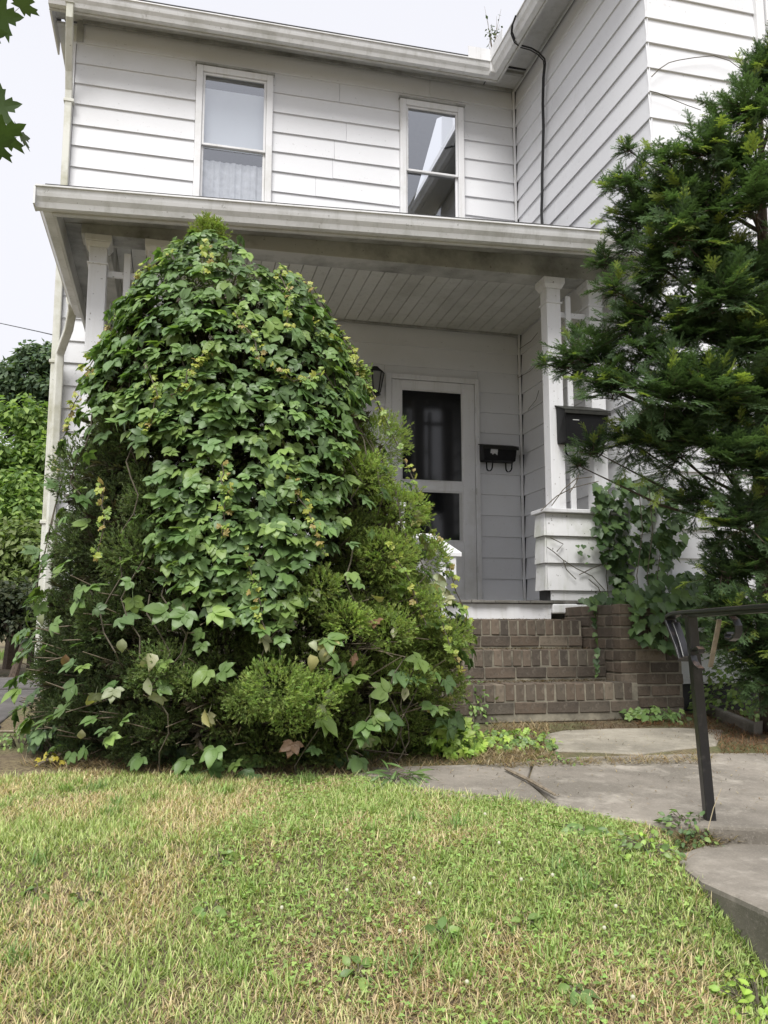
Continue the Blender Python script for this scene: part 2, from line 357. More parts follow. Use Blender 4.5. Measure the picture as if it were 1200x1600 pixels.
# side walk running back along the house
side = MB().box(-2.2, -0.8, 3.9, 11.0, -0.8, -0.68).build('side_path', M['soil'])
tag(side, 'dark side walk running back past the house corner', 'walk', kind='structure')
yy = 4.02
for ln in (0.5, 0.75, 0.8, 0.85, 0.9, 0.9, 0.95):
    fx = [(-2.15, yy), (-0.86 + random.uniform(-.05, .05), yy), (-0.88 + random.uniform(-.05, .05), yy + ln - 0.035), (-2.15, yy + ln - 0.03)]
    slab('slab', None, random.uniform(0.015, 0.03), 0.08, M['walkslab'], side, 0.01, [(a, b, float(G(a, b))) for a, b in fx]); yy += ln
# upper street step beside the lawn
stp = empty('concrete_step', (1.9, 2.2, -0.95), 'worn concrete step slab at the foot of the iron railing', 'step')
ZS = -0.70
poly = [at_z(u, v, ZS) for u, v in ((1046,1338),(1130,1307),(1420,1306),(1560,1500),(1320,1484),(1250,1449),(1200,1424),(1150,1401),(1094,1376))]
n = len(poly); rq = random.Random(3)
mb = MB().add([(p[0], p[1], ZS) for p in poly] + [(p[0] + rq.uniform(-.006, .006), p[1] + rq.uniform(-.006, .006), ZS - 0.12) for p in poly] + [(p[0], p[1], ZS - 0.45) for p in poly],
              [tuple(range(n)), tuple(range(3 * n - 1, 2 * n - 1, -1))] + [(k + i, k + n + i, k + n + (i + 1) % n, k + (i + 1) % n) for k in (0, n) for i in range(n)])
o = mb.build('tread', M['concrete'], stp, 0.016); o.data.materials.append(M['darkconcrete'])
for p in o.data.polygons: p.material_index = 0 if abs(p.normal.z) > .5 else 1  # side faces darker: moss and dirt, with shade put into the colour

# ================================================================== HOUSE
YF = 7.70; XW = 3.32; YW = 5.21; XL = -1.0; ZSOF = 5.60
house = empty('house', (1.2, 7.7, -0.5), 'two storey white clapboard house with covered porch and projecting wing', 'house')
ROW0, EXP = 5.384, 0.2036
def wall_cells(mb, axis, c0, c1, a0, a1, z0, z1, holes):
    """wall slab with rectangular openings: axis 'x' runs along x with thickness c0..c1 in y"""
    As = sorted({a0, a1, *[h[0] for h in holes], *[h[1] for h in holes]}); Zs = sorted({z0, z1, *[h[2] for h in holes], *[h[3] for h in holes]})
    for i in range(len(As) - 1):
        for j in range(len(Zs) - 1):
            ca = (As[i] + As[i + 1]) / 2; cz = (Zs[j] + Zs[j + 1]) / 2
            if any(h[0] < ca < h[1] and h[2] < cz < h[3] for h in holes): continue
            if axis == 'x': mb.box(As[i], As[i + 1], c0, c1, Zs[j], Zs[j + 1])
            else: mb.box(c0, c1, As[i], As[i + 1], Zs[j], Zs[j + 1])
def siding(parent, axis, plane, sgn, a0, a1, z0, z1, holes, mat, lip=0.021, row0=ROW0, ex=EXP):
    """one clapboard per course, cut round the openings; plane is the face that carries the boards, sgn its outward sign"""
    k = math.ceil((z1 - row0) / ex); zb = row0 + k * ex
    while zb > z0 - ex:
        lo, hi = max(zb, z0), min(zb + ex, z1); zb -= ex
        if hi - lo < 0.02: continue
        cuts = sorted([(h[0], h[1]) for h in holes if h[2] < hi - 0.01 and h[3] > lo + 0.01])
        # boards whose course is only partly cut by an opening are still notched around it
        segs = []; s = a0
        for c0, c1 in cuts:
            if c0 > s: segs.append((s, c0))
            s = max(s, c1)
        if s < a1: segs.append((s, a1))
        sp2 = []
        for (q0, q1) in segs:      # butt joints between board lengths
            if q1 - q0 > 1.1 and random.random() < .6: cq = random.uniform(q0 + .4, q1 - .4); sp2 += [(q0, cq), (cq, q1)]
            else: sp2.append((q0, q1))
        pieces = [(sg, lo, hi) for sg in sp2]
        for h in holes:
            if h[2] < hi - 0.01 and h[3] > lo + 0.01:
                if h[3] < hi - 0.012: pieces.append(((h[0], h[1]), h[3], hi))
                if h[2] > lo + 0.012: pieces.append(((h[0], h[1]), lo, h[2]))
        for (s0, s1), l, h_ in pieces:
            if s1 - s0 < 0.02: continue
            def th(z): return lip - (lip - 0.005) * (z - lo) / ex
            j = random.uniform(-0.0015, 0.0015); j2 = random.uniform(-0.0015, 0.0015)
            tb, tt = th(l), th(h_); e0, e1 = s0 + 0.001, s1 - 0.001
            if axis == 'x':
                q = lambda a, t, z: (a, plane + sgn * t, z)
            else: q = lambda a, t, z: (plane + sgn * t, a, z)
            w0, w1 = random.uniform(-.0025, .0025), random.uniform(-.0025, .0025); tp = h_ + (.006 if h_ < z1 - .03 and h_ == hi else -.0015)
            P = [q(e0, 0, l + w0), q(e1, 0, l + w1), q(e1, tb + j, l + w1), q(e0, tb + j2, l + w0), q(e0, 0, tp), q(e1, 0, tp), q(e1, tt, tp), q(e0, tt, tp)]
            MB().hexa(P).build('siding_board', mat, parent, 0.0015)
WIN = [(0.085, 0.81, 3.70, 5.325), (2.08, 2.75, 3.70, 5.30)]
DOOR = (1.93, 2.87, 0.24, 2.445)
mb = MB(); wall_cells(mb, 'x', YF + 0.02, YF + 0.16, XL, XW, -0.75, ZSOF + 0.05, WIN + [DOOR])
fw = mb.build('front_wall', M['interior'], house)
siding(fw, 'x', YF + 0.02, -1, XL, XW - 0.02, 0.22, ZSOF, WIN + [DOOR], M['siding'])
mb = MB(); wall_cells(mb, 'y', XW + 0.0205, XW + 0.16, YW + .02, YF + 6, -0.75, ZSOF + 0.05, [])
sw = mb.build('wing_side_wall', M['interior'], house)
siding(sw, 'y', XW + 0.02, -1, YW + 0.001, YF - 0.015, -0.3, ZSOF, [], M['wingside'])
WWIN = (4.35, 5.1, 3.2, 4.95)
mb = MB(); wall_cells(mb, 'x', YW + 0.021, YW + 0.16, XW + 0.16, 7.6, -0.75, 7.2, [WWIN])
wf = mb.build('wing_front_wall', M['interior'], house)
siding(wf, 'x', YW + 0.02, -1, XW + 0.002, 7.6, -0.35, 7.2, [WWIN], M['wingside'])
MB().box(XL + 0.01, XL + 0.15, YF + 0.165, YF + 6, -0.75, ZSOF).build('left_side_wall', M['wingside'], house)
MB().box(XL, 7.6, YF + 6.005, YF + 6.15, -0.75, ZSOF + 0.3).build('rear_wall', M['wingside'], house)
MB().box(7.61, 7.75, YW, YF + 6, -0.75, 7.2).build('wing_far_wall', M['wingside'], house)
MB().box(XL + 0.16, XW, YF + 0.17, YF + 5.9, 3.2, 3.3).build('upper_floor', M['interior'], house)
# corner trims
MB().box(XW - 0.025, XW - 0.003, YF - 0.027, YF - 0.004, 0.24, ZSOF - 0.01).build('corner_trim', M['trim'], house, 0.003)
MB().box(XL - 0.03, XL - 0.002, YF - 0.01, YF + 0.12, -0.3, ZSOF - 0.22).build('corner_trim', M['trim'], house, 0.003)
MB().box(XL - 0.002, XL + 0.06, YF - 0.012, YF - 0.003, ZSOF - 0.215, ZSOF - 0.005).build('corner_trim', M['soffit'], house, 0.003)

# ---- upper windows
def window(x0, x1, z0, z1, zr, blind):
    wn = MB(); y0 = YF - 0.04; y1 = YF + 0.03; cw = 0.062
    wn.box(x0, x0 + cw, y0, y1, z0, z1).box(x1 - cw, x1, y0, y1, z0, z1).box(x0 + cw, x1 - cw, y0, y1, z1 - cw, z1)
    wo_ = wn.build('window', M['trim'], house, 0.006)
    MB().box(x0 - 0.012, x1 + 0.012, y0 - 0.022, y1 - .03, z1 + 0.001, z1 + 0.016).build('drip_cap', M['soffit'], wo_, 0.003)
    MB().box(x0 - 0.03, x1 + 0.03, y0 - 0.04, y1, z0 - 0.03, z0 - .001).build('sill', M['trim'], wo_, 0.004)
    a, b = x0 + cw + 0.001, x1 - cw - 0.001; sf = 0.022
    # upper sash stands in front of the lower one
    for nm, l, h, yy0 in (('sash', zr, z1 - cw - 0.001, YF - 0.022), ('sash', z0, zr + 0.024, YF + 0.004)):
        s = MB().box(a, a + sf, yy0, yy0 + 0.022, l, h).box(b - sf, b, yy0, yy0 + 0.022, l, h).box(a + sf, b - sf, yy0, yy0 + 0.022, h - sf, h).box(a + sf, b - sf, yy0, yy0 + 0.022, l, l + sf)
        s.build(nm, M['trim'], wo_, 0.003)
        MB().add([(a + sf, yy0 + .01, l + sf), (b - sf, yy0 + .01, l + sf), (b - sf, yy0 + .01, h - sf), (a + sf, yy0 + .01, h - sf)], [(0, 1, 2, 3)]).build('pane', M['glass'], wo_)
    if blind:
        MB().box(a, b, YF + 0.07, YF + 0.075, zr + 0.02, z1 - 0.165).build('blind', M['blind'], wo_)
        n = 30; vs = []; fs = []
        for i in range(n + 1):
            xx = a + (b - a) * i / n; dy = 0.008 * sin(i * 1.9) + 0.005 * sin(i * 0.7)
            vs += [(xx, YF + 0.07 + dy, z0), (xx, YF + 0.07 + dy, zr - 0.1)]
        fs = [(2 * i, 2 * i + 2, 2 * i + 3, 2 * i + 1) for i in range(n)]
        MB().add(vs, fs).build('curtain', M['curtain'], wo_)
    return wo_
window(*WIN[0][:2], WIN[0][2], WIN[0][3], 4.525, True)
window(*WIN[1][:2], WIN[1][2], WIN[1][3], 4.54, False)
x0, x1, z0, z1 = WWIN
o = MB().box(x0, x0 + .08, YW - .05, YW + .04, z0, z1).box(x1 - .08, x1, YW - .05, YW + .04, z0, z1).box(x0 + .08, x1 - .08, YW - .05, YW + .04, z1 - .08, z1).box(x0 + .08, x1 - .08, YW - .05, YW + .04, z0, z0 + .08).build('window', M['trim'], house, 0.005)
MB().box(x0 + .08, x1 - .08, YW, YW + .01, z0 + .08, z1 - .08).build('pane', M['glass'], o)
MB().box(4.272, 4.342, YW - 0.032, YW + 0.01, 3.0, 5.6).build('corner_trim', M['trim'], house, 0.004)

# ---- main eave
def gutter_prof(): # ogee-ish front: a is sideways (outward negative), b is up
    return [(0.0, 0.0), (-0.055, -0.002), (-0.068, 0.03), (-0.088, 0.058), (-0.094, 0.078), (-0.1, 0.108), (-0.112, 0.112), (-0.112, 0.122), (-0.09, 0.122), (-0.085, 0.095), (-0.06, 0.04), (-0.02, 0.012), (-0.012, 0.118), (0.0, 0.118)]
YG = 7.37; XE = -1.2; XG = 3.0
# main gutter runs from left to right; outward is -y
def flip(pr): return [(-a, b) for a, b in pr][::-1]
def gutter(p0, p1, parent, mat, sc_=1.0, out=-1):
    pr = [(a * sc_, b * sc_) for a, b in gutter_prof()]
    d = np.array(p1) - np.array(p0)
    pr = flip(pr)   # side = d x up points right of travel
    return MB().prism(pr, p0, p1).build('gutter', mat, parent)
gutter((XE, YG, 5.445), (XG - 0.002, YG, 5.445), house, M['gutter'])
MB().box(XE, XG + .0, YG + 0.002, YG + 0.022, 5.43, ZSOF + 0.06).build('fascia', M['eave'], house)
MB().box(XE + 0.01, XW - .005, YG + 0.023, YF + 0.018, ZSOF + 0.0, ZSOF + 0.015).build('soffit', M['eave'], house)
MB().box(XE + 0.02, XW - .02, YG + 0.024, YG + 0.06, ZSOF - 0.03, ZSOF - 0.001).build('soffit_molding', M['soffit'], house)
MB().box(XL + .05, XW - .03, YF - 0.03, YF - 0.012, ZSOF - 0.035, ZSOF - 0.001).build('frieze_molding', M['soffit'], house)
# eave return with its boxed end at the left corner
MB().hexa([(XE, YG + .03, 5.43), (XE + .015, YG + .03, 5.43), (XE + .015, YF + .3, 5.43), (XE, YF + .3, 5.43), (XE, YG + .03, 5.72), (XE + .015, YG + .03, 5.72), (XE + .015, YF + .3, 5.9), (XE, YF + .3, 5.9)]).build('eave_end', M['trim'], house)
MB().box(XE + .016, XL - .005, YF + .02, YF + 6.2, ZSOF - .04, ZSOF - .02).build('soffit', M['trim'], house)
# wing eave, running towards the street
g2 = gutter((XG, YG + .0, 5.445), (XG, 4.85, 5.445), house, M['gutter'])
# the valley join
MB().prism([(a, b) for a, b in [(-.01, 0), (.11, 0), (.12, .12), (-.01, .12)]], (XG - .11, YG + .0, 5.4455), (XG - .001, YG + .0, 5.4455)).build('gutter_corner', M['gutter'], house, 0.01)
MB().box(XG + 0.003, XG + 0.023, 4.85, YG + .001, 5.43, ZSOF + .06).build('fascia', M['eave'], house)
MB().box(XG + 0.024, XW + .018, 4.85, YG + .022, ZSOF + .0005, ZSOF + 0.0155).build('soffit', M['eave'], house)
MB().box(XG + 0.024, XG + .06, 4.87, YG + .02, ZSOF - 0.03, ZSOF - .001).build('soffit_molding', M['eave'], house)
MB().box(XW - 0.018, XW - .001, YW, YF - .03, ZSOF - 0.035, ZSOF - .0015).build('frieze_molding', M['eave'], house)
# splash guards at the valley
MB().box(2.66, XG - .09, YG - .11, YG - .105, 5.565, 5.685).build('splash_guard', M['trim'], house)
MB().box(XG - .11, XG - .105, YG - .42, YG - .111, 5.565, 5.685).build('splash_guard', M['trim'], house)
# main roofs (seen from the street only as their edges)
def slope_roof(name, p, t=0.06):
    p = [np.array(q, float) for q in p]
    return MB().hexa([q for q in p] + [q + np.array([0, 0, t]) for q in p]).build(name, M['shingle'], house)
slope_roof('roof', [(XE - .02, YG - .03, 5.585), (XG + .5, YG - .03, 5.585), (XG + .5, YF + 3.2, 7.3), (XE - .02, YF + 3.2, 7.3)])
slope_roof('roof', [(XE - .02, YF + 3.2, 7.3), (XG + .5, YF + 3.2, 7.3), (XG + .5, YF + 6.4, 5.585), (XE - .02, YF + 6.4, 5.585)])
slope_roof('wing_roof', [(XG - .03, 4.85, 5.59), (5.45, 4.85, 7.9), (5.45, YF + 6.4, 7.9), (XG - .03, YF + 6.4, 5.59)])
slope_roof('wing_roof', [(5.45, 4.85, 7.9), (8.0, 4.85, 5.59), (8.0, YF + 6.4, 5.59), (5.45, YF + 6.4, 7.9)])
# upper downspout at the left corner
sp = lambda pts, wx=0.062, wy=0.045: MB().strap(pts, wx, wy, (1, 0, 0))
pts = [(-1.02, YG - 0.05, 5.47), (-1.02, YG - .04, 5.35), (-1.035, YF - .12, 5.0), (-1.035, YF - .06, 4.85), (-1.035, YF - .045, 4.7), (-1.03, YF - .045, 2.6), (-1.03, YF - .045, -0.35)]
o = sp(pts).build('downspout', M['spout'], house, 0.008)
for z in (4.74, 2.3, 0.9): MB().box(-1.075, -0.985, YF - .078, YF - .012, z, z + .03).build('bracket', M['spout'], o, 0.004)

# ---- porch
YP = 5.80
pz = lambda x: 2.672 + 0.013 * x            # beam underside
gz = lambda x: 2.634 + 0.041 * x            # porch gutter, tilted with age
def skew_box(x0, x1, y0, y1, f0, f1):
    return MB().hexa([(x0,y0,f0(x0)),(x1,y0,f0(x1)),(x1,y1,f0(x1)),(x0,y1,f0(x0)),(x0,y0,f1(x0)),(x1,y0,f1(x1)),(x1,y1,f1(x1)),(x0,y1,f1(x0))])
BX0 = -0.66
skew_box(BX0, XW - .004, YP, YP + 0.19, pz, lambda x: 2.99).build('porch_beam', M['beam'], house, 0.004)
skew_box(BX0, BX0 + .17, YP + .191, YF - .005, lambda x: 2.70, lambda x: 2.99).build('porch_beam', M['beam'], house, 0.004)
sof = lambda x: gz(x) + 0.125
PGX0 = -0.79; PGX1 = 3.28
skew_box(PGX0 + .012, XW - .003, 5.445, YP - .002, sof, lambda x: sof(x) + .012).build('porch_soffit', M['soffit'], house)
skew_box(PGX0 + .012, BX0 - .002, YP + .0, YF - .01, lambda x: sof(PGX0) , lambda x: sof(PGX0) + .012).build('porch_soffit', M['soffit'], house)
skew_box(PGX0 + .0, 3.6, 5.42, 5.44, lambda x: gz(x) - .015, lambda x: gz(x) + .15).build('porch_fascia', M['eave'], house)
MB().box(PGX0, PGX0 + .02, 5.441, YF - .01, gz(PGX0) - .015, gz(PGX0) + .15).build('porch_fascia', M['eave'], house)
gutter((PGX0 - .09, 5.418, gz(PGX0)), (3.6, 5.418, gz(3.6)), house, M['gutter'])
gutter((PGX0 - .002, 7.36, gz(PGX0) + .02), (PGX0 - .002, 5.42, gz(PGX0)), house, M['gutter'])
MB().box(PGX0 - .102, PGX0 - .09, 5.31, 5.42, gz(-.9) + .002, gz(-.9) + .118).build('gutter_end', M['gutter'], house)
slope_roof('porch_roof', [(PGX0 - .03, 5.36, gz(PGX0) + .128), (3.6, 5.36, gz(3.6) + .128), (3.6, YF + .0, 3.62), (PGX0 - .03, YF + .0, 3.55)], 0.03)
x = PGX0 - .04                               # first course of roof shingles, each one lapping the gutter
while x < 3.2:
    wd = random.uniform(0.28, 0.34); l = random.uniform(-.006, .006)
    skew_box(x, min(x + wd - .006, 3.3), 5.335 + l, 5.52, lambda q: gz(q) + .134, lambda q: gz(q) + .145).build('roof_shingle', M['shingle'], house); x += wd
# ceiling boards
ceil = MB().box(BX0 + .17, XW - .005, YP + .191, YF - .006, 2.962, 2.985).build('porch_ceiling', M['interior'], house)
x = BX0 + .172; i = 0
while x < XW - .03:
    wd = 0.112
    MB().box(x, min(x + wd - .005, XW - .01), YP + .192, YF - .008, 2.938 + random.uniform(-.001, .001), 2.961).build('ceiling_board', M['ceiling'], ceil, 0.003); x += wd
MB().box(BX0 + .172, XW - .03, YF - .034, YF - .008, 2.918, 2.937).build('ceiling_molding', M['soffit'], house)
# columns in pairs with a cross of slats between
def column(xc, zb, mat):
    wd = 0.058; y0 = YP + .012; y1 = y0 + 2 * wd; zt = pz(xc)
    c = MB().hexa([(xc-wd,y0,zb),(xc+wd,y0,zb),(xc+wd,y1,zb),(xc-wd,y1,zb),(xc-wd,y0,zt-.085),(xc+wd,y0,zt-.085),(xc+wd,y1,zt-.085),(xc-wd,y1,zt-.085)]).build('column', mat, house, 0.005)
    e = .026; k = .008
    MB().hexa([(xc-wd-k,y0-k,zt-.086),(xc+wd+k,y0-k,zt-.086),(xc+wd+k,y1+k,zt-.086),(xc-wd-k,y1+k,zt-.086),(xc-wd-e,y0-e,zt-.05),(xc+wd+e,y0-e,zt-.05),(xc+wd+e,y1+e,zt-.05),(xc-wd-e,y1+e,zt-.05)]).box(xc-wd-e-.003,xc+wd+e+.003,y0-e-.003,y1+e+.003,zt-.049,zt-.003).build('capital', mat, c, 0.004)
    MB().box(xc-wd-.011,xc+wd+.011,y0-.011,y1+.011,zt-.205,zt-.192).build('collar', mat, c, 0.003)
    return c
column(2.795, .905, M['peel']); column(3.15, .905, M['peel'])
column(-.545, .905, M['peel']); column(-.155, .905, M['peel'])
MB().box(2.913, 2.957, YP + .05, YP + .072, .905, 2.59).build('slat', M['peel'], house, 0.004)
MB().box(2.855, 3.09, YP + .073, YP + .093, 2.42, 2.465).build('cross_rail', M['peel'], house, 0.004)
MB().box(-.378, -.333, YP + .05, YP + .072, .905, 2.575).build('slat', M['peel'], house, 0.006)
MB().box(-.486, -.214, YP + .073, YP + .093, 2.40, 2.445).build('cross_rail', M['peel'], house, 0.004)
# knee walls with flared shingle courses
def knee(x0, x1, endleft):
    kb = MB().box(x0 + .012, x1, YP + .022, YP + .17, .19, .868).build('knee_wall', M['interior'], house)
    MB().box(x0 - .03, x1, YP - .035, YP + .2, .872, .902).build('cap', M['peel'], kb, 0.005)
    zt = .87; r = 0
    for zb in (.70, .499, .298):
        x = x0; 
        while x < x1 - .03:
            e = min(x + (0.61 if r % 2 == 0 else 0.61) , x1)
            if x1 - e < .12: e = x1
            MB().hexa([(x,YP-.016,zb),(e-.002,YP-.016,zb),(e-.002,YP+.021,zb),(x,YP+.021,zb),(x+.004,YP+.004,zt),(e-.002,YP+.004,zt),(e-.002,YP+.021,zt),(x+.004,YP+.021,zt)]).build('shingle', M['knee'], kb, 0.002); x = e
        if endleft: MB().hexa([(x0-.022,YP-.012,zb),(x0-.001,YP-.012,zb),(x0-.001,YP+.17,zb),(x0-.022,YP+.17,zb),(x0-.006,YP+.0,zt),(x0-.001,YP+.0,zt),(x0-.001,YP+.17,zt),(x0-.006,YP+.17,zt)]).build('shingle', M['knee'], kb, 0.002)
        zt = zb - .002; r += 1
    MB().box(x0 + .03, x1, YP + .0, YP + .02, .225, .296).build('skirt_board', M['knee'], kb, 0.003)
knee(2.675, XW - .004, True); knee(-.66, 1.6, False)
# porch floor: dark boards, white riser below
fl = MB().box(-.62, XW - .005, YP + .03, YF - .005, .17, .2).build('porch_floor', M['oldwood'], house)
x = -.62
while x < XW - .06:
    a = random.uniform(-.008, .008)
    MB().box(x, x + .088, YP - .03 + a, YF - .008, .203, .222 + random.uniform(-.002, .002)).build('floor_board', M['oldwood'], fl, 0.003); x += .09
MB().box(1.5, 2.70, YP + .0, YP + .02, .088, .199).build('riser_board', M['trim'], house, 0.003)
MB().box(2.70, XW - .005, YP - .03, YP + .1, .13, .2).build('sill_beam', M['knee'], house, 0.01)
MB().box(-.62, 1.5, YP + .02, YP + .15, -.7, .2).build('foundation', M['mortar'], house)
MB().box(2.9, XW + .02, YP + .02, YP + .15, -.7, .13).build('foundation', M['mortar'], house)
MB().box(XW + .03, 7.6, YW + .03, YW + .16, -.9, -.34).build('foundation', M['mortar'], house)

# porch downspout: elbow from the side gutter back to the corner
MB().strap([(-.86, 7.2, 2.70), (-.865, 7.28, 2.66), (-.9, 7.40, 2.53), (-.955, 7.52, 2.43), (-.985, 7.58, 2.36), (-.985, 7.585, 2.2), (-.985, 7.585, -.35)], .07, .055, (1, .35, 0)).build('downspout', M['spout'], house, 0.012)

# ---- storm door
dr = MB().box(DOOR[0], DOOR[0] + .055, YF - .035, YF + .04, .235, DOOR[3]).box(DOOR[1] - .045, DOOR[1], YF - .035, YF + .04, .235, DOOR[3]).box(DOOR[0] + .055, DOOR[1] - .045, YF - .035, YF + .04, DOOR[3] - .05, DOOR[3]).build('door', M['trim'], house, 0.005)
dx0, dx1, dz0, dz1 = 1.988, 2.822, .245, 2.392
st = MB(); y0, y1 = YF - .022, YF + .012
gx0, gx1 = 2.083, 2.7
st.box(dx0, gx0, y0, y1, dz0, dz1).box(gx1, dx1, y0, y1, dz0, dz1).box(gx0, gx1, y0, y1, 2.305, dz1).box(gx0, gx1, y0, y1, 1.322, 1.412).box(gx0, gx1, y0, y1, dz0, .845)
st.build('door_leaf', M['trim'], dr, 0.006)
MB().box(gx0 + .03, gx1 - .03, y0 - .006, y0 - .0005, .33, .76).build('kick_panel', M['trim'], dr, 0.006)
for l, h in ((1.413, 2.304), (.846, 1.321)):
    MB().box(gx0 + .001, gx1 - .001, YF - .004, YF + .002, l, h).build('pane', M['screen'], dr)
    g = .012; MB().box(gx0 + .001, gx0 + g, y0 + .004, YF - .005, l, h).box(gx1 - g, gx1 - .001, y0 + .004, YF - .005, l, h).box(gx0 + g, gx1 - g, y0 + .004, YF - .005, h - g, h).box(gx0 + g, gx1 - g, y0 + .004, YF - .005, l, l + g).build('glazing_bead', M['gutter'], dr)
MB().box(gx1 - .04, gx1 - .013, YF - .012, YF - .005, .86, 1.31).build('screen_track', M['eave'], dr)
for z in (2.1, 1.3, .55): MB().box(DOOR[1] - .052, DOOR[1] - .04, YF - .045, YF - .036, z, z + .06).build('hinge', M['eave'], dr, 0.002)
MB().tube([(2.03, YF - .06, 1.36), (2.03, YF - .075, 1.34), (2.03, YF - .075, 1.28), (2.03, YF - .06, 1.26)], .008).build('handle', M['blackdull'], dr)
MB().box(DOOR[0] - .02, DOOR[1] + .02, YF - .06, YF + .05, .223, .234).build('threshold', M['oldwood'], dr)
MB().box(dx0 - .02, dx1 + .01, YF + .06, YF + .1, .245, 2.43).build('inner_door', M['interior'], dr)

# ================================================================== THINGS ON THE HOUSE
def mailbox(x0, x1, yb, z0, z1, depth, label, sticker):
    t = empty('mailbox', ((x0 + x1) / 2, yb, z0), label, 'mailbox'); yf = yb - depth; zm = z1 - (z1 - z0) * .25
    MB().hexa([(x0+.012,yf+.02,z0),(x1-.012,yf+.02,z0),(x1,yb,z0),(x0,yb,z0),(x0,yf,zm),(x1,yf,zm),(x1,yb,z1-.004),(x0,yb,z1-.004)]).build('body', M['black'], t, 0.006)
    MB().hexa([(x0-.012,yf-.014,zm-.004),(x1+.012,yf-.014,zm-.004),(x1+.012,yb,z1-.002),(x0-.012,yb,z1-.002),(x0-.012,yf-.014,zm+.006),(x1+.012,yf-.014,zm+.006),(x1+.012,yb,z1+.008),(x0-.012,yb,z1+.008)]).box(x0-.012,x1+.012,yf-.015,yf-.009,zm-.03,zm-.005).build('lid', M['blackdull'], t, 0.003)
    for xa in (x0 + .2 * (x1 - x0), x1 - .22 * (x1 - x0)):
        pts = [(xa, yb - .02, z0 + .01), (xa, yb - .022, z0 - .05)] + [(xa, yb - .022 - (depth - .06) * (1 - cos(a)) / 2 , z0 - .05 - .045 * sin(a)) for a in np.linspace(.3, pi - .3, 7)] + [(xa, yf + .04, z0 - .05), (xa, yf + .03, z0 + .01)]
        pts = [(p[0] + (p[1] - yb) * -.28, p[1], p[2]) for p in pts]
        MB().strap(pts, .012, .006, (1, 0, 0)).build('paper_hook', M['black'], t)
    if sticker:
        MB().add([(x0+.075,yf+.002,zm-.018),(x0+.145,yf+.002,zm-.022),(x0+.14,yf+.008,zm-.085),(x0+.115,yf+.006,zm-.065),(x0+.092,yf+.009,zm-.08),(x0+.085,yf+.006,zm-.068),(x0+.068,yf+.006,zm-.066)], [(0,6,5,4,3,2,1)]).build('torn_label', M['sticker'], t)
    else: MB().box(x0+.06,x0+.11,yf+.004,yf+.012,zm-.075,zm-.07).build('nameplate', M['eave'], t)
    return t
mailbox(2.862, 3.205, YF - .004, 1.625, 1.80, .15, 'black wall mailbox with torn white label beside storm door', True)
mailbox(2.79, 3.14, YP + .045, 1.395, 1.70, .19, 'black mailbox with sloping lid hung on porch column', False)
t = empty('wall_lantern', (1.8, YF - .01, 2.2), 'black wall lantern beside the storm door, half behind creeper', 'lantern')
MB().box(1.75, 1.85, YF - .03, YF - .004, 2.2, 2.34).build('back_plate', M['black'], t, 0.01)
def frus(r0, r1, z0, z1, cx=1.80, cy=YF - .13, n=6):
    vs = [(cx + r * cos(2*pi*i/n), cy + r * sin(2*pi*i/n), z) for r, z in ((r0, z0), (r1, z1)) for i in range(n)]
    return MB().add(vs, [(i, (i+1)%n, n+(i+1)%n, n+i) for i in range(n)] + [tuple(range(n))[::-1], tuple(range(n, 2*n))])
frus(.05, .085, 2.22, 2.40).build('glass_body', M['lampglass'], t); frus(.1, .03, 2.401, 2.46).build('cap', M['black'], t, .003); frus(.055, .05, 2.19, 2.219).build('base', M['black'], t)
for i in range(6):
    a = 2 * pi * i / 6; MB().tube([(1.8 + .052*cos(a), YF - .13 + .052*sin(a), 2.22), (1.8 + .087*cos(a), YF - .13 + .087*sin(a), 2.40)], .005, 4).build('frame_bar', M['black'], t)
MB().tube([(1.8, YF - .02, 2.27), (1.8, YF - .08, 2.25), (1.8, YF - .13, 2.205)], .01).build('arm', M['black'], t)
# cable running down the wing wall
cpts = [at_x(u, v, XW - .03) for u, v in ((851,92),(852,100),(850,120),(849,160),(850,200),(849,240),(848,270),(848,300),(847,330),(849,372))]
pre = [at_x(u, v, x_) for u, v, x_ in ((806,24,2.875),(801,38,2.87),(800,50,2.885),(805,63,2.95),(815,71,3.04),(830,75,3.15),(842,82,3.235))]
o = MB().tube(pre + cpts, .0085, 6).tube([p + np.array([-.006, .01, -.014]) for p in pre] + [p + np.array([-.004, .022, 0]) for p in cpts], .006, 5).build('cable', M['rubber'])
tag(o, 'black service cable looping from the eave down the wing siding', 'cable')
o = MB().tube([at_d(-160, 478, 16), at_d(0, 505, 12.5), at_d(60, 518, 10.5), (-1.03, 8.2, 2.72)], .006, 5).build('utility_wire', M['rubber']); tag(o, 'thin wire crossing the pale sky to the house corner', 'wire')

# white wooden stair rail left of the steps
t = empty('wooden_handrail', (1.75, 5.5, -.1), 'flaking white wooden rail sloping down beside the brick steps', 'handrail')
A = at_y(678, 840, 5.72); B = at_y(722, 870, 5.18); wv = np.array([-.17, 0, 0])
MB().hexa([B + wv, B, A, A + wv, B + wv + [0,0,.028], B + [0,0,.028], A + [0,0,.028], A + wv + [0,0,.028]]).build('cap_rail', M['peel'], t, 0.004)
MB().box(B[0]-.085, B[0]-.035, B[1]+.01, B[1]+.06, B[2]-.125, B[2]+.012).build('end_block', M['peel'], t, 0.004)
MB().box(A[0]-.12, A[0]-.02, 5.66, 5.76, .223, A[2]).build('newel', M['peel'], t, 0.004)
MB().box(B[0]-.14, B[0]-.10, B[1]+.02, B[1]+.06, -.4, B[2]+.004).build('post', M['peel'], t, 0.004)

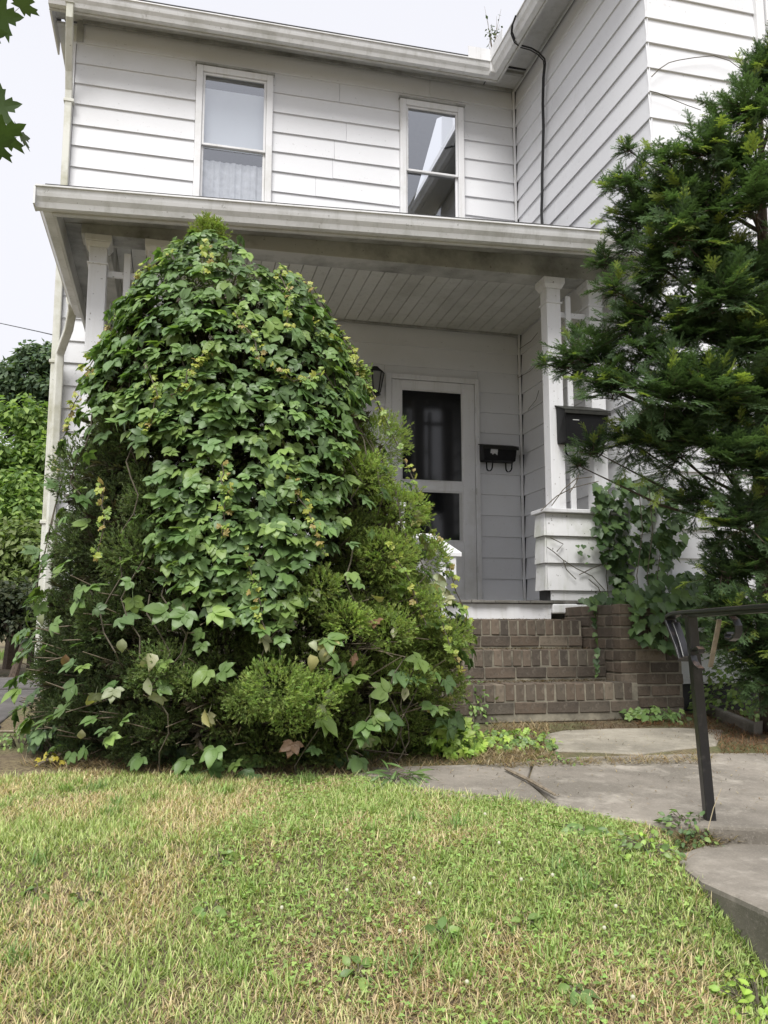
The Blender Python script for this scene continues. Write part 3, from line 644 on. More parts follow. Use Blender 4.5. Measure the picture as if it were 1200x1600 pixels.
# ================================================================== BRICK STEPS
bs = empty('brick_steps', (2.1, 5.2, -.5), 'mossy brown brick steps with three treads and side pier up to the porch', 'steps')
_bm = {}
def brick_piece(cx, cy, cz, lx, ly, lz, rz=0.0, parent=bs):
    key = (round(lx, 3), round(ly, 3), round(lz, 3), random.randint(0, 2))
    if key not in _bm:
        r = lambda: random.uniform(-.0022, .0022); h = (lx / 2, ly / 2, lz / 2)
        P = [(sx * h[0] + r(), sy * h[1] + r(), sz * h[2] + r()) for sz in (-1, 1) for sx, sy in ((-1,-1),(1,-1),(1,1),(-1,1))]
        # worn corners: chamfer the outer ring by hand
        V_, F_ = [], []; c = .0045
        for p in P:
            s = np.sign(p); p = np.array(p)
            V_ += [p - s * [c, c, 0], p - s * [c, 0, c], p - s * [0, c, c]]
        idx = lambda k, a: 3 * k + {'z': 0, 'y': 1, 'x': 2}[a]
        F_ += [tuple(idx(k, 'z') for k in (3,2,1,0)), tuple(idx(k, 'z') for k in (4,5,6,7)), tuple(idx(k,'y') for k in (0,1,5,4)), tuple(idx(k,'y') for k in (2,3,7,6)), tuple(idx(k,'x') for k in (1,2,6,5)), tuple(idx(k,'x') for k in (3,0,4,7))]
        for a, b, ax1, ax2 in [(0,1,'z','y'),(2,3,'z','y'),(5,4,'z','y'),(7,6,'z','y'),(1,2,'z','x'),(3,0,'z','x'),(6,5,'z','x'),(4,7,'z','x'),(0,4,'y','x'),(5,1,'y','x'),(2,6,'y','x'),(7,3,'y','x')]:
            F_.append((idx(a,ax1), idx(b,ax1), idx(b,ax2), idx(a,ax2)))
        for k in range(8): F_.append((3*k, 3*k+1, 3*k+2))
        me = bpy.data.meshes.new('brick'); me.from_pydata([tuple(map(float, q)) for q in V_], [], F_); me.update()
        import bmesh
        bm = bmesh.new(); bm.from_mesh(me); bmesh.ops.recalc_face_normals(bm, faces=bm.faces); bm.to_mesh(me); bm.free()
        me.materials.append(M['brick']); _bm[key] = me
    o = bpy.data.objects.new('brick', _bm[key]); C.objects.link(o)
    o.location = (cx, cy, cz); o.rotation_euler = (random.uniform(-.006,.006), random.uniform(-.006,.006), rz + random.uniform(-.012,.012))
    o.parent = parent; o.matrix_parent_inverse.translation = -parent.location
    return o
SX0 = 1.42
steps = [(5.47, .082, 2.775), (5.19, -.114, 2.80), (4.91, -.311, 2.865)]   # front y, top z, right end x
mort = MB()
for si, (yf, zt, xr) in enumerate(steps):
    yb = YP + .02 if si == 0 else steps[si - 1][0] + .02
    rl = .107; st_h = .079
    mort.box(SX0, xr - .006, yf + .006, yb, zt - rl - st_h - .04, zt - .008)
    x = SX0 + (0 if si % 2 else .03)
    while x < xr - .02:      # rowlock course: bricks on edge
        wd = .0655
        if x + wd > xr: break
        brick_piece(x + wd / 2, yf + .1 + random.uniform(-.004, .004), zt - rl / 2 + random.uniform(-.003, .003), wd - .009, .2, rl - .004); x += wd
    x = SX0 - (.1 if si % 2 else .02)
    while x < xr:
        ln = .212; a, b = max(x, SX0), min(x + ln - .009, xr - .002)
        if b - a > .03: brick_piece((a + b) / 2, yf + .047, zt - rl - st_h / 2 + .001, b - a, .098, st_h - .011)
        x += ln
mort.build('mortar', M['mortar'], bs)
MB().box(1.5, 2.84, 4.93, 5.2, -.7, -.5).build('footing', M['palestone'], bs, 0.01)
# side pier, stepped below the porch corner
mort = MB().box(2.806, 3.234, 5.006, YP + .0, -.62, .128).build('mortar', M['mortar'], bs)
r = 0; z = -.56
while z < .12:
    hgt = .074; x = 2.80 - (.1 if r % 2 else 0)
    while x < 3.23:
        a, b = max(x, 2.80), min(x + .203, 3.24)
        if b - a > .03: brick_piece((a + b) / 2, 5.05, z + hgt / 2, b - a, .1, hgt - .010)
        x += .212
    y = 5.105 + (.0 if r % 2 else .1)
    if not r % 2: brick_piece(2.85, 5.105 + .045, z + hgt / 2, .1, .088, hgt - .010)
    while y < YP - .02:
        e = min(y + .203, YP - .005)
        if e - y > .03: brick_piece(2.85, (y + e) / 2, z + hgt / 2, .1, e - y, hgt - .010)
        y += .212
    z += hgt; r += 1

# ================================================================== IRON RAILING
ir = empty('iron_railing', (1.77, 2.62, -.665), 'black wrought iron stair railing with scrolls, rust along its top', 'railing')
DP = 2.95
pb = at_d(1111, 1302, DP); ptp = at_d(1079, 962, DP)
d0 = unit(ptp - pb)
RE = at_d(1330, 941, 2.05); rd = unit((RE - ptp) * [1, 1, 0]); rs = unit(np.cross(rd, [0, 0, 1]))
MB().strap([pb - d0 * .03, pb, (pb + ptp) / 2, ptp], .034, .034, rs).build('post', M['iron'], ir, 0.003)
def rpt(u, v):       # point in the plane of the railing seen at that pixel
    nrm = rs; d = ray(u, v); return d * ((ptp @ nrm) / (d @ nrm))
railpts = [rpt(1070,1031), rpt(1062,1008), rpt(1053,985), rpt(1047,970), rpt(1048,963), rpt(1056,959), rpt(1070,957), rpt(1100,955), rpt(1150,951), rpt(1200,947), RE, RE + rd * .4]
hr = MB().strap(railpts, .042, .013, rs).build('handrail', M['iron'], ir, 0.003)
under = [p + np.array([0, 0, -.012]) for p in railpts[6:]]
MB().strap([rpt(1073,1027), rpt(1067,1006), rpt(1060,985), rpt(1056,973)] , .026, .009, rs).build('channel', M['iron'], ir, 0.002)
MB().strap(under, .026, .012, rs).build('channel', M['iron'], ir, 0.002)
MB().strap([rpt(u, v) for u, v in ((1096,1046),(1090,1041),(1085,1033),(1083,1024),(1084,1017),(1088,1013),(1093,1012),(1096,1015),(1095,1019),(1091,1020))], .022, .008, rs).build('scroll', M['iron'], ir)
MB().strap([rpt(1124,968), rpt(1120,990), rpt(1115,1015), rpt(1110,1042)], .014, .007, rs).build('baluster', M['twig'], ir)
MB().strap([rpt(u, v) for u, v in ((1144,964),(1150,969),(1154,978),(1154,988),(1150,996),(1144,1000),(1138,998),(1137,992),(1141,989))], .022, .007, rs).build('scroll', M['iron'], ir)
for k, a in enumerate((.75, 1.1)):
    q = ptp + rd * a; MB().strap([q + [0, 0, -.02], q + [0, 0, -.7]], .014, .014, rs).build('baluster', M['iron'], ir)

# ================================================================== LEAF TEMPLATES
def tri_template(vs, fs, cm):
    V = np.array(vs, float); T = np.array(fs, int); return V, T, np.array(cm, float)
def leaflet(L_, wid, ang, droop, lift=0.0, fold=.22, n=5, base=(0, 0, 0), serr=.06):
    """one ovate leaflet along +y rotated by ang about z; folded on its midrib"""
    ts = np.linspace(0, 1, n + 1); vs = []; cm = []; fs = []
    prof = lambda t: wid * L_ * (np.sin(pi * t ** .75)) ** .85 if 0 < t < 1 else 0
    for i, t in enumerate(ts):
        y = t * L_; z = lift * t * L_ - droop * L_ * t * t; h = prof(t) * (1 + serr * (-1) ** i)
        for s in (-1, 0, 1):
            vs.append((s * h, y - abs(s) * .04 * L_, z + abs(s) * fold * h)); cm.append((1.12, 1.1, 1.1) if s == 0 else (.96, .97, .95))
    for i in range(n):
        a = 3 * i; b = a + 3
        fs += [(a, a+1, b+1), (a, b+1, b), (a+1, a+2, b+2), (a+1, b+2, b+1)]
    V = np.array(vs); c, s = cos(ang), sin(ang)
    V = np.stack([V[:, 0] * c - V[:, 1] * s, V[:, 0] * s + V[:, 1] * c, V[:, 2]], -1) + np.array(base)
    return V, np.array(fs), np.array(cm)
def compose(parts):
    V, T, c = join(parts); return V, T, c
def creeper_leaf(seed):
    r = random.Random(seed); ps = []
    for a, l in ((0, 1.0), (.72, .92), (-.72, .92), (1.5, .68), (-1.5, .68)):
        ps.append(leaflet(l * r.uniform(.88, 1.1), r.uniform(.25, .31), a + r.uniform(-.12, .12), r.uniform(.08, .38), r.uniform(-.1, .25), r.uniform(.1, .35), 4))
    # petiole back into the vine
    V = np.array([(-.02, 0, 0), (.02, 0, 0), (0, -.55, -.45)]); ps.append((V, np.array([(0, 1, 2)]), np.full((3, 3), 1.1)))
    return compose(ps)
CREEP = [creeper_leaf(i) for i in range(6)]
def outline_leaf(pts, cup=.12):
    """leaf from half outline (x,y) up the right side; fan about its midrib"""
    right = pts; left = [(-x, y) for x, y in pts]
    n = len(pts); vs = []; cm = []; fs = []
    for x, y in right: vs.append((x, y, cup * abs(x)))
    for x, y in left: vs.append((x, y, cup * abs(x)))
    vs.append((0, .3, -.03)); k = 2 * n
    for i in range(n - 1): fs += [(k, i, i + 1), (k, n + i + 1, n + i)]
    V = np.array(vs); cm = np.ones((len(vs), 3)); cm[2*n:] = 1.15; return V, np.array(fs), cm
GRAPE = outline_leaf([(0, -.02), (.14, -.14), (.32, -.1), (.46, .06), (.44, .22), (.56, .38), (.40, .44), (.34, .52), (.24, .66), (.16, .8), (0, 1.0)])
def maple_leaf():
    half = [(0, 0), (.16, -.06), (.42, -.12), (.36, .02), (.62, .06), (.52, .2), (.86, .42), (.62, .46), (.60, .58), (.36, .48), (.22, .46), (.30, .74), (.16, .74), (.12, .88), (0, 1.08)]
    return outline_leaf(half, .1)
MAPLE = maple_leaf()
def simple_leaf():
    V = np.array([(0, 0, 0), (.28, .45, .06), (0, 1, -.08), (-.28, .45, .06)]); return V, np.array([(0, 1, 2), (0, 2, 3)]), np.array([(.95,)*3, (1,)*3, (1.05,)*3, (1,)*3])
SIMPLE = simple_leaf()
OVAL = leaflet(1, .27, 0, .25, .2, .25, 4)
STRAP = leaflet(1, .05, 0, .5, .5, .3, 4)
def spruce_shoot(seed, n=13):
    r = random.Random(seed); vs = []; fs = []; cm = []
    for i in range(n):
        t = r.random() ** .8; a = r.uniform(0, 2 * pi); sp_ = r.uniform(.5, 1.0) * (1.25 - .75 * t); ln = r.uniform(.28, .42)
        b = np.array([0, t, 0]); d = unit(np.array([sin(a) * sp_, .75, cos(a) * sp_])); s = unit(np.cross(d, [r.uniform(-1,1), r.uniform(-1,1), r.uniform(-1,1)])) * .062
        k = len(vs); vs += [b - s, b + s, b + d * ln]; fs.append((k, k+1, k+2)); g = .72 + .45 * t; cm += [(g*.85,)*3, (g*.85,)*3, (g*1.2, g*1.2, g)]
    k = len(vs); vs += [(-.016, 0, 0), (.016, 0, 0), (0, 1, 0)]; fs.append((k, k+1, k+2)); cm += [(.9, .6, .5)] * 3
    return tri_template(vs, fs, cm)
SHOOT = [spruce_shoot(i) for i in range(4)]
def yew_spray(seed):
    r = random.Random(seed); vs = []; fs = []; cm = []
    def twig(o, d, ln, n, nl):
        d = unit(np.array(d)); sd = unit(np.cross(d, [0, 0, 1]))
        k = len(vs); q = sd * .01; vs.extend([o - q, o + q, o + d * ln]); fs.append((k, k+1, k+2)); cm.extend([(.9, .75, .6)] * 3)
        for i in range(n):
            t = (i + .6) / n; b = o + d * ln * t + np.array([0, 0, -.05 * t * t])
            for s in (-1, 1):
                dd = unit(sd * s * (1.1 - .5 * t) + d * (.55 + .5 * t) + np.array([0, 0, r.uniform(-.05, .35)])); l = nl * r.uniform(.8, 1.15) * (1 - .35 * t); w_ = unit(np.cross(dd, [r.uniform(-.4,.4), r.uniform(-.4,.4), 1])) * .034
                k = len(vs); vs.extend([b - w_, b + w_, b + dd * l]); fs.append((k, k+1, k+2)); g = .85 + .3 * t; cm.extend([(g*.85,)*3, (g*.85,)*3, (g*1.15,)*3])
    o = np.zeros(3); twig(o, (0, 1, .05), 1, 12, .2)
    for t, s in ((.15, 1), (.32, -1), (.5, 1), (.66, -1)):
        twig(np.array([0, t, 0]), (s * r.uniform(.7, 1), r.uniform(.6, 1), r.uniform(-.1, .2)), r.uniform(.4, .55) * (1.15 - .5 * t), 5, .2)
    return tri_template(vs, fs, cm)
YEW = [yew_spray(i) for i in range(4)]
def tintn(n, base, var=.22, hue=.08):
    b = np.array(base)[None] * rng.uniform(1 - var, 1 + var, (n, 1)); return b * (1 + rng.uniform(-hue, hue, (n, 3)))

def leaf_scatter(name, parent, tmpls, pos, nrm, tipd, scl, tint, mat, kind='stuff'):
    """all leaves of one plant beyond the single ones: one mesh"""
    n = len(pos); which = rng.integers(0, len(tmpls), n); parts = []
    R_ = frames(tipd - nrm * np.sum(tipd * nrm, -1, keepdims=True), nrm)
    for k in range(len(tmpls)):
        m = which == k
        if m.any(): parts.append(scatter(tmpls[k], pos[m], R_[m], scl[m], tint[m]))
    o = link(name, np_mesh(name, *join(parts)), parent, mat)
    if kind: o['kind'] = kind
    return o
_leafmesh = {}
def single_leaves(name, parent, key, tmpls, pos, nrm, tipd, scl, tints, mat):
    """each leaf an object; meshes are shared"""
    from mathutils import Matrix
    R_ = frames(tipd - nrm * np.sum(tipd * nrm, -1, keepdims=True), nrm); inv = Matrix.Translation(-parent.location)
    for i in range(len(pos)):
        k = random.randrange(len(tmpls)); c = random.randrange(len(tints)); kk = (key, k, c)
        if kk not in _leafmesh:
            V, T, cm = tmpls[k]; me = np_mesh(name, V, T, np.clip(cm * np.array(tints[c])[None], 0, 1)); me.materials.append(mat); _leafmesh[kk] = me
        o = bpy.data.objects.new(name, _leafmesh[kk]); C.objects.link(o)
        Mx = np.eye(4); Mx[:3, :3] = R_[i] * scl[i]; Mx[:3, 3] = pos[i]
        o.parent = parent; o.matrix_parent_inverse = inv; o.matrix_basis = Matrix(Mx.tolist())

# ================================================================== SPRUCE SHRUB UNDER CREEPER
vt = np.array([335, 360, 400, 470, 560, 650, 760, 850, 950, 1020, 1100, 1190.])
ct = np.array([325, 325, 329, 350, 358, 361, 370, 378, 388, 397, 392, 400.])
wt = np.array([3, 10, 42, 118, 170, 210, 252, 280, 310, 328, 328, 290.])
def axis_pt(v): return at_d(np.interp(v, vt, ct), v, 4.5)
def cone_pt(v, phi, k=1.0):
    r = np.interp(v, vt, wt) / FPX * 4.5 * k
    return axis_pt(v) + Rv * (r * cos(phi)) - FH * (r * .93 * sin(phi))
def cone_out(v, phi):
    a = cone_pt(v, phi); sl_ = .45
    return unit(Rv * cos(phi) - FH * sin(phi) + np.array([0, 0, sl_]))
base = axis_pt(1190); base[2] = float(G(base[0], base[1]))
spruce = empty('spruce_shrub', tuple(base), 'tall cone shaped spruce shrub smothered by creeper before the porch', 'shrub')
tr_pts = [axis_pt(v) for v in (1190, 1000, 800, 600, 420, 345)]; tr_pts[0] = base - [0, 0, .05]
trunk = MB().tube(tr_pts, [.07, .06, .05, .035, .02, .006], 8).build('trunk', M['bark'], spruce, smooth=True)
br = MB()
for i in range(150):
    v = random.uniform(430, 1170); ph = random.uniform(0, 2 * pi); a = axis_pt(v + 30); b = cone_pt(v, ph, random.uniform(.75, .95)); m_ = (a + b) / 2 + [0, 0, -.03]
    br.tube([a, m_, b], [.012, .007, .003], 4)
for i in range(130):   # bare dead twigs low down
    v = random.uniform(960, 1170); ph = random.uniform(.2, pi - .2); a = cone_pt(v, ph, .6); b = cone_pt(v - random.uniform(-30, 60), ph + random.uniform(-.2, .2), 1.03)
    br.tube([a, (a + b) / 2 + rng.normal(size=3) * .03, b], [.006, .004, .002], 4)
br.build('branches', M['twig'], spruce)
VPOLY = [(324,376),(352,386),(395,425),(450,448),(500,470),(540,540),(556,620),(545,690),(530,780),(520,850),(480,890),(470,960),(420,1000),(370,985),(330,960),(270,935),(238,860),(250,750),(232,700),(165,650),(140,590),(150,540),(180,470),(240,415),(296,384)]
lumps = []   # centre, radius, tint
rows = np.linspace(372, 1140, 15)
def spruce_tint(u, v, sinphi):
    # sunlit right flank lighter, left darker: light put into the tint; yellower tip
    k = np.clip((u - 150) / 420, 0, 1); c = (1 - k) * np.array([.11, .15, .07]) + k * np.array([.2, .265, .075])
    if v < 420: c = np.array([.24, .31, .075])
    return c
for v in rows:
    r = np.interp(v, vt, wt) / FPX * 4.5; nl = max(4, int(2 * pi * r / .21))
    for j in range(nl):
        ph = 2 * pi * (j + random.uniform(-.3, .3)) / nl
        if sin(ph) < -.3 and random.random() < .45: continue
        lr = random.uniform(.10, .17) * min(1, .4 + r); vv = v + random.uniform(-26, 26)
        p = cone_pt(vv, ph, .96) - cone_out(vv, ph) * lr * .85; u_, v_ = project(p); lumps.append((p, lr, spruce_tint(u_, v_, sin(ph)) * random.uniform(.5, .95) * (1 if vv > 430 else 1.4)))  # inner lumps tinted darker: shade of the gaps put into the colour
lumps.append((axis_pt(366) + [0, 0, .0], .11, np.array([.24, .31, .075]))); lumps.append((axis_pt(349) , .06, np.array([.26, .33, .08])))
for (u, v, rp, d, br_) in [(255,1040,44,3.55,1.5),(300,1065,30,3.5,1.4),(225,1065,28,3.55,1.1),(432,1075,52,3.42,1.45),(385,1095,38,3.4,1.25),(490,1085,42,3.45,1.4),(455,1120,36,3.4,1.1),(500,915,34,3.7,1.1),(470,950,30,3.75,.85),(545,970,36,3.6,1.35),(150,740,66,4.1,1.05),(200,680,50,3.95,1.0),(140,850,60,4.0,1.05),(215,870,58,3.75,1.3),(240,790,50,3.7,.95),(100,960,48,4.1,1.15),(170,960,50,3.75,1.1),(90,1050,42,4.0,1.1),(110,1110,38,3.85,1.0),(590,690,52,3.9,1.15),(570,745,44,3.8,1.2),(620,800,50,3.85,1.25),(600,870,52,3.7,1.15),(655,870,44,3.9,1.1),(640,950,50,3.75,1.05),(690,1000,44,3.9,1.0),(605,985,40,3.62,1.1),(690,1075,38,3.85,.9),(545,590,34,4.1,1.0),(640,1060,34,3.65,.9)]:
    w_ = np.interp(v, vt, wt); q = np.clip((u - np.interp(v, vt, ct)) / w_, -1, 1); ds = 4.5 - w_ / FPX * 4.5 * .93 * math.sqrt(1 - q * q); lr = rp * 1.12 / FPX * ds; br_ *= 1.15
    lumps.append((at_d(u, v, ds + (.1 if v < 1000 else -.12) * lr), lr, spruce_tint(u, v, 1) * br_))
parts = []
for p, lr, tn in lumps:
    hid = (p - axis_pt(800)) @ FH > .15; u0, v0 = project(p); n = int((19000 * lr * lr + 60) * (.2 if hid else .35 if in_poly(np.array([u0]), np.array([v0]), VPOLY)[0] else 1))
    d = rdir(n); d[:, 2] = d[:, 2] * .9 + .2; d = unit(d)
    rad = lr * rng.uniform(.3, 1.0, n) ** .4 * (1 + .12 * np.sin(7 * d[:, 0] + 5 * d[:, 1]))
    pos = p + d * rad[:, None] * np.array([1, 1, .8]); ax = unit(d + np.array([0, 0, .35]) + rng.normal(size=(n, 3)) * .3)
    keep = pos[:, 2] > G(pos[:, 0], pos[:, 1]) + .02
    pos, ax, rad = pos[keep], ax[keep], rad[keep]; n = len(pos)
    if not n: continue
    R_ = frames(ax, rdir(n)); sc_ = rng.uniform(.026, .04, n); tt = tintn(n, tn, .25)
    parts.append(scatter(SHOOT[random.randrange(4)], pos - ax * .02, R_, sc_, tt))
n = 9000; vq = rng.uniform(520, 1180, n); pq = rng.uniform(0, 2 * pi, n); kq = rng.uniform(.45, .86, n)
pos = np.array([cone_pt(a, b, k_) for a, b, k_ in zip(vq, pq, kq)]); ax = unit(np.array([cone_out(a, b) for a, b in zip(vq, pq)]) + rng.normal(size=(n, 3)) * .5)
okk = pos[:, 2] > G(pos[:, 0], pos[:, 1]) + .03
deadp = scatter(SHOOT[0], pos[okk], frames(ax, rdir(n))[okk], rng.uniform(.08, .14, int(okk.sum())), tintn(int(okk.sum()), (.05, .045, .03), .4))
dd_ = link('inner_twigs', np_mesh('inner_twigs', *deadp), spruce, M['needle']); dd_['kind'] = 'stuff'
V, T, c = join(parts); print('spruce tris', len(T), len(lumps))
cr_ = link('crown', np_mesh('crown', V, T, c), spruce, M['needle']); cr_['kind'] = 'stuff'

# creeper
cb = at_g(430, 1185)
creep = empty('virginia_creeper', tuple(cb), 'dense five leaved creeper draped over the spruce shrub', 'vine')
N = 14500
vv = rng.uniform(345, 1185, N); ph = rng.uniform(-.25, pi + .25, N); acc = rng.random(N) < np.interp(vv, vt, wt) / 345
P = np.array([cone_pt(a, b, 1.0) for a, b in zip(vv, ph)]); O = np.array([cone_out(a, b) for a, b in zip(vv, ph)])
uu, vp = project(P); inside = in_poly(uu, vp, VPOLY)
low = (vp > 890)
pr = np.where(inside, .62, np.where(low, .045, np.where(uu < 300, .03, .05)))
for (tu, tv, tr) in ((262,1045,62),(430,1080,85),(545,970,45),(500,915,40),(600,880,40),(640,960,40),(590,700,45),(620,800,45)):
    pr = np.where((uu - tu) ** 2 + (vp - tv) ** 2 < tr * tr, pr * .2, pr)
keep = acc & (rng.random(N) < pr); P, O, uu, vp, inside, low = P[keep], O[keep], uu[keep], vp[keep], inside[keep], low[keep]
n = len(P); print('creeper leaves', n)
off = rng.uniform(.0, .075, n) ** 1.0; P = P + O * off[:, None] * 1.0 + rng.normal(size=(n, 3)) * .012
nr = unit(O * .9 + np.array([0, 0, .42]) + rng.normal(size=(n, 3)) * .36); tip = unit(np.array([0, 0, -.75])[None] + O * .25 + rng.normal(size=(n, 3)) * .5)
scl = rng.uniform(.046, .088, n) * np.where(vp < 430, .8, 1) * np.where(low, 1.1, 1)
GT = [(.14, .235, .07), (.165, .265, .08), (.1, .175, .058), (.21, .31, .085), (.135, .22, .085)]
score = off + .03 * rng.random(n) + np.where(inside, .02, 0) + np.where(O @ FH < -.2, .02, -.1)
order = np.argsort(-score); big = order[:300]; rest = order[300:]
single_leaves('leaf', creep, 'creep', CREEP, P[big], nr[big], tip[big], scl[big], GT, M['leaf'])
tn = np.array(GT)[rng.integers(0, 5, len(rest))] * rng.uniform(.8, 1.25, (len(rest), 1))
leaf_scatter('leaf_mass', creep, CREEP, P[rest], nr[rest], tip[rest], scl[rest], tn, M['leaf'])
# stems and young yellow green tendrils
stems = MB(); yp, yn, yt, ys, yc = [], [], [], [], []
strands = [[(545,520),(575,585),(600,640),(640,720)],[(560,560),(592,620),(600,680)],[(470,440),(500,470),(535,520)],[(150,520),(175,600),(210,640)],[(200,480),(180,540),(150,570)],[(225,450),(255,470),(300,455)],[(340,430),(355,470),(350,500)],[(430,470),(450,520),(455,580)],[(480,560),(530,590),(565,600)],[(390,560),(420,610),(430,650)],[(370,620),(350,650),(330,690)],[(240,800),(255,850),(250,900)],[(395,790),(400,830),(400,880)],[(470,800),(500,860),(515,900)],[(430,900),(440,950),(455,1000)],[(590,880),(610,920),(640,990)],[(655,950),(668,1010),(690,1060)],[(440,640),(470,660),(500,640)],[(290,640),(310,690),(300,740)],[(650,740),(670,800),(690,880)],[(680,850),(695,920),(720,990)],[(120,640),(105,690),(95,760)]]
for st_ in strands:
    k = 26; ts = np.linspace(0, len(st_) - 1, k); us = np.interp(ts, range(len(st_)), [a for a, b in st_]); vs_ = np.interp(ts, range(len(st_)), [b for a, b in st_])
    pts = []
    for a, b in zip(us, vs_):
        cc = np.interp(b, vt, ct); ww = np.interp(b, vt, wt); q = np.clip((a - cc) / ww, -.98, .98); p = cone_pt(b, math.acos(q), 1.0) + cone_out(b, math.acos(q)) * .085; pts.append(p + rng.normal(size=3) * .005)
    stems.tube(pts[::3] + [pts[-1]], .0028, 4)
    for p in pts:
        for _ in range(2):
            if random.random() < .55: yp.append(p + rng.normal(size=3) * .012); yn.append(unit(-FH + np.array([0, 0, .6]) + rng.normal(size=3) * .5)); yt.append(unit(rng.normal(size=3) * .8 + [0, 0, -.5])); ys.append(random.uniform(.016, .034)); yc.append(np.array(random.choice([(.34, .4, .07), (.25, .35, .07), (.4, .42, .09), (.2, .3, .065), (.34, .27, .09)])))
for i in range(40):
    v0 = random.uniform(500, 1150); p0 = random.uniform(.2, pi - .2); stems.tube([cone_pt(v0 + k * 24, p0 + .05 * sin(k * 1.3 + i), 1.0) + cone_out(v0, p0) * .02 for k in range(6) if v0 + k * 24 < 1185] + [cone_pt(min(v0 + 150, 1188), p0, .9)], .003, 4)
stems.build('stems', M['vinestem'], creep)['kind'] = 'stuff'
leaf_scatter('young_leaves', creep, CREEP, np.array(yp), np.array(yn), np.array(yt), np.array(ys), np.array(yc), M['leaf'])
# faded leaves, pale and brown, hanging low and along the right flank
k = 56; du = np.concatenate([rng.uniform(120, 720, 38), rng.uniform(655, 700, 18)]); dv = np.concatenate([rng.uniform(930, 1130, 38), rng.uniform(790, 960, 18)])
dp = []
for a, b in zip(du, dv):
    q = np.clip((a - np.interp(b, vt, ct)) / np.interp(b, vt, wt), -.97, .97); dp.append(cone_pt(b, math.acos(q), 1.0) + cone_out(b, math.acos(q)) * .05)
dc = np.array([random.choice([(.36, .36, .22), (.3, .3, .18), (.2, .12, .07), (.36, .34, .14), (.22, .25, .14), (.3, .33, .2)]) for _ in range(k)])
DEADL = [leaflet(1, .36, 0, .7, .3, .6, 4), leaflet(1, .3, .2, -.2, .1, .8, 4), creeper_leaf(3)]
leaf_scatter('faded_leaves', creep, DEADL, np.array(dp), unit(-FH[None] + rng.normal(size=(k, 3)) * .5), unit(np.array([0, 0, -1.])[None] + rng.normal(size=(k, 3)) * .3), rng.uniform(.045, .08, k), dc, M['leaf'])

# ================================================================== YEW
yb_ = at_d(1205, 1100, 4.9); yb_[2] = float(G(yb_[0], yb_[1]))
yew = empty('yew_tree', tuple(yb_), 'dark green yew with spreading feathery branches beside the porch column', 'tree')
ycl = [(1120,190,26),(1105,240,45),(1175,190,52),(1045,255,32),(1060,310,52),(983,236,14),(990,290,34),(957,292,14),(1010,350,48),(1100,330,62),(1180,320,66),(985,388,28),(950,412,24),(1040,420,52),(1120,430,62),(1190,440,60),(962,455,26),(1000,510,52),(935,562,42),(885,575,22),(852,568,9),(905,525,18),(1080,530,62),(1160,540,66),(960,605,48),(1040,620,58),(1120,630,66),(1185,640,60),(930,706,26),(985,690,42),(1060,705,58),(1140,730,60),(1195,740,56),(1090,790,40),(1160,820,52),(1200,880,48),(1120,862,26),(905,728,12),(1240,300,80),(1250,460,80),(1250,620,80),(1260,780,80),(1215,130,60),(1185,118,20),(1140,960,26),(1020,460,34),(900,560,30),(1185,960,40),(1130,905,36),(1165,900,46),(1200,1010,46),(1165,1000,34),(1120,945,28),(1215,1070,40),(1180,1040,40),(1150,970,34),(1205,1040,46),(1130,1010,24),(1020,560,40),(1080,600,50),(1100,690,50),(1020,680,40),(1150,660,60),(1110,380,55),(1060,370,45),(1150,260,55),(1140,470,60),(1180,540,60)]
trunk_pts = [yb_ - [0, 0, .05], at_d(1200, 950, 4.95), at_d(1190, 750, 5.0), at_d(1195, 500, 5.0), at_d(1190, 300, 5.0), at_d(1188, 140, 5.0)]
MB().tube(trunk_pts, [.07, .06, .05, .04, .025, .008], 8).build('trunk', M['bark'], yew, smooth=True)
limbs = MB(); parts = []
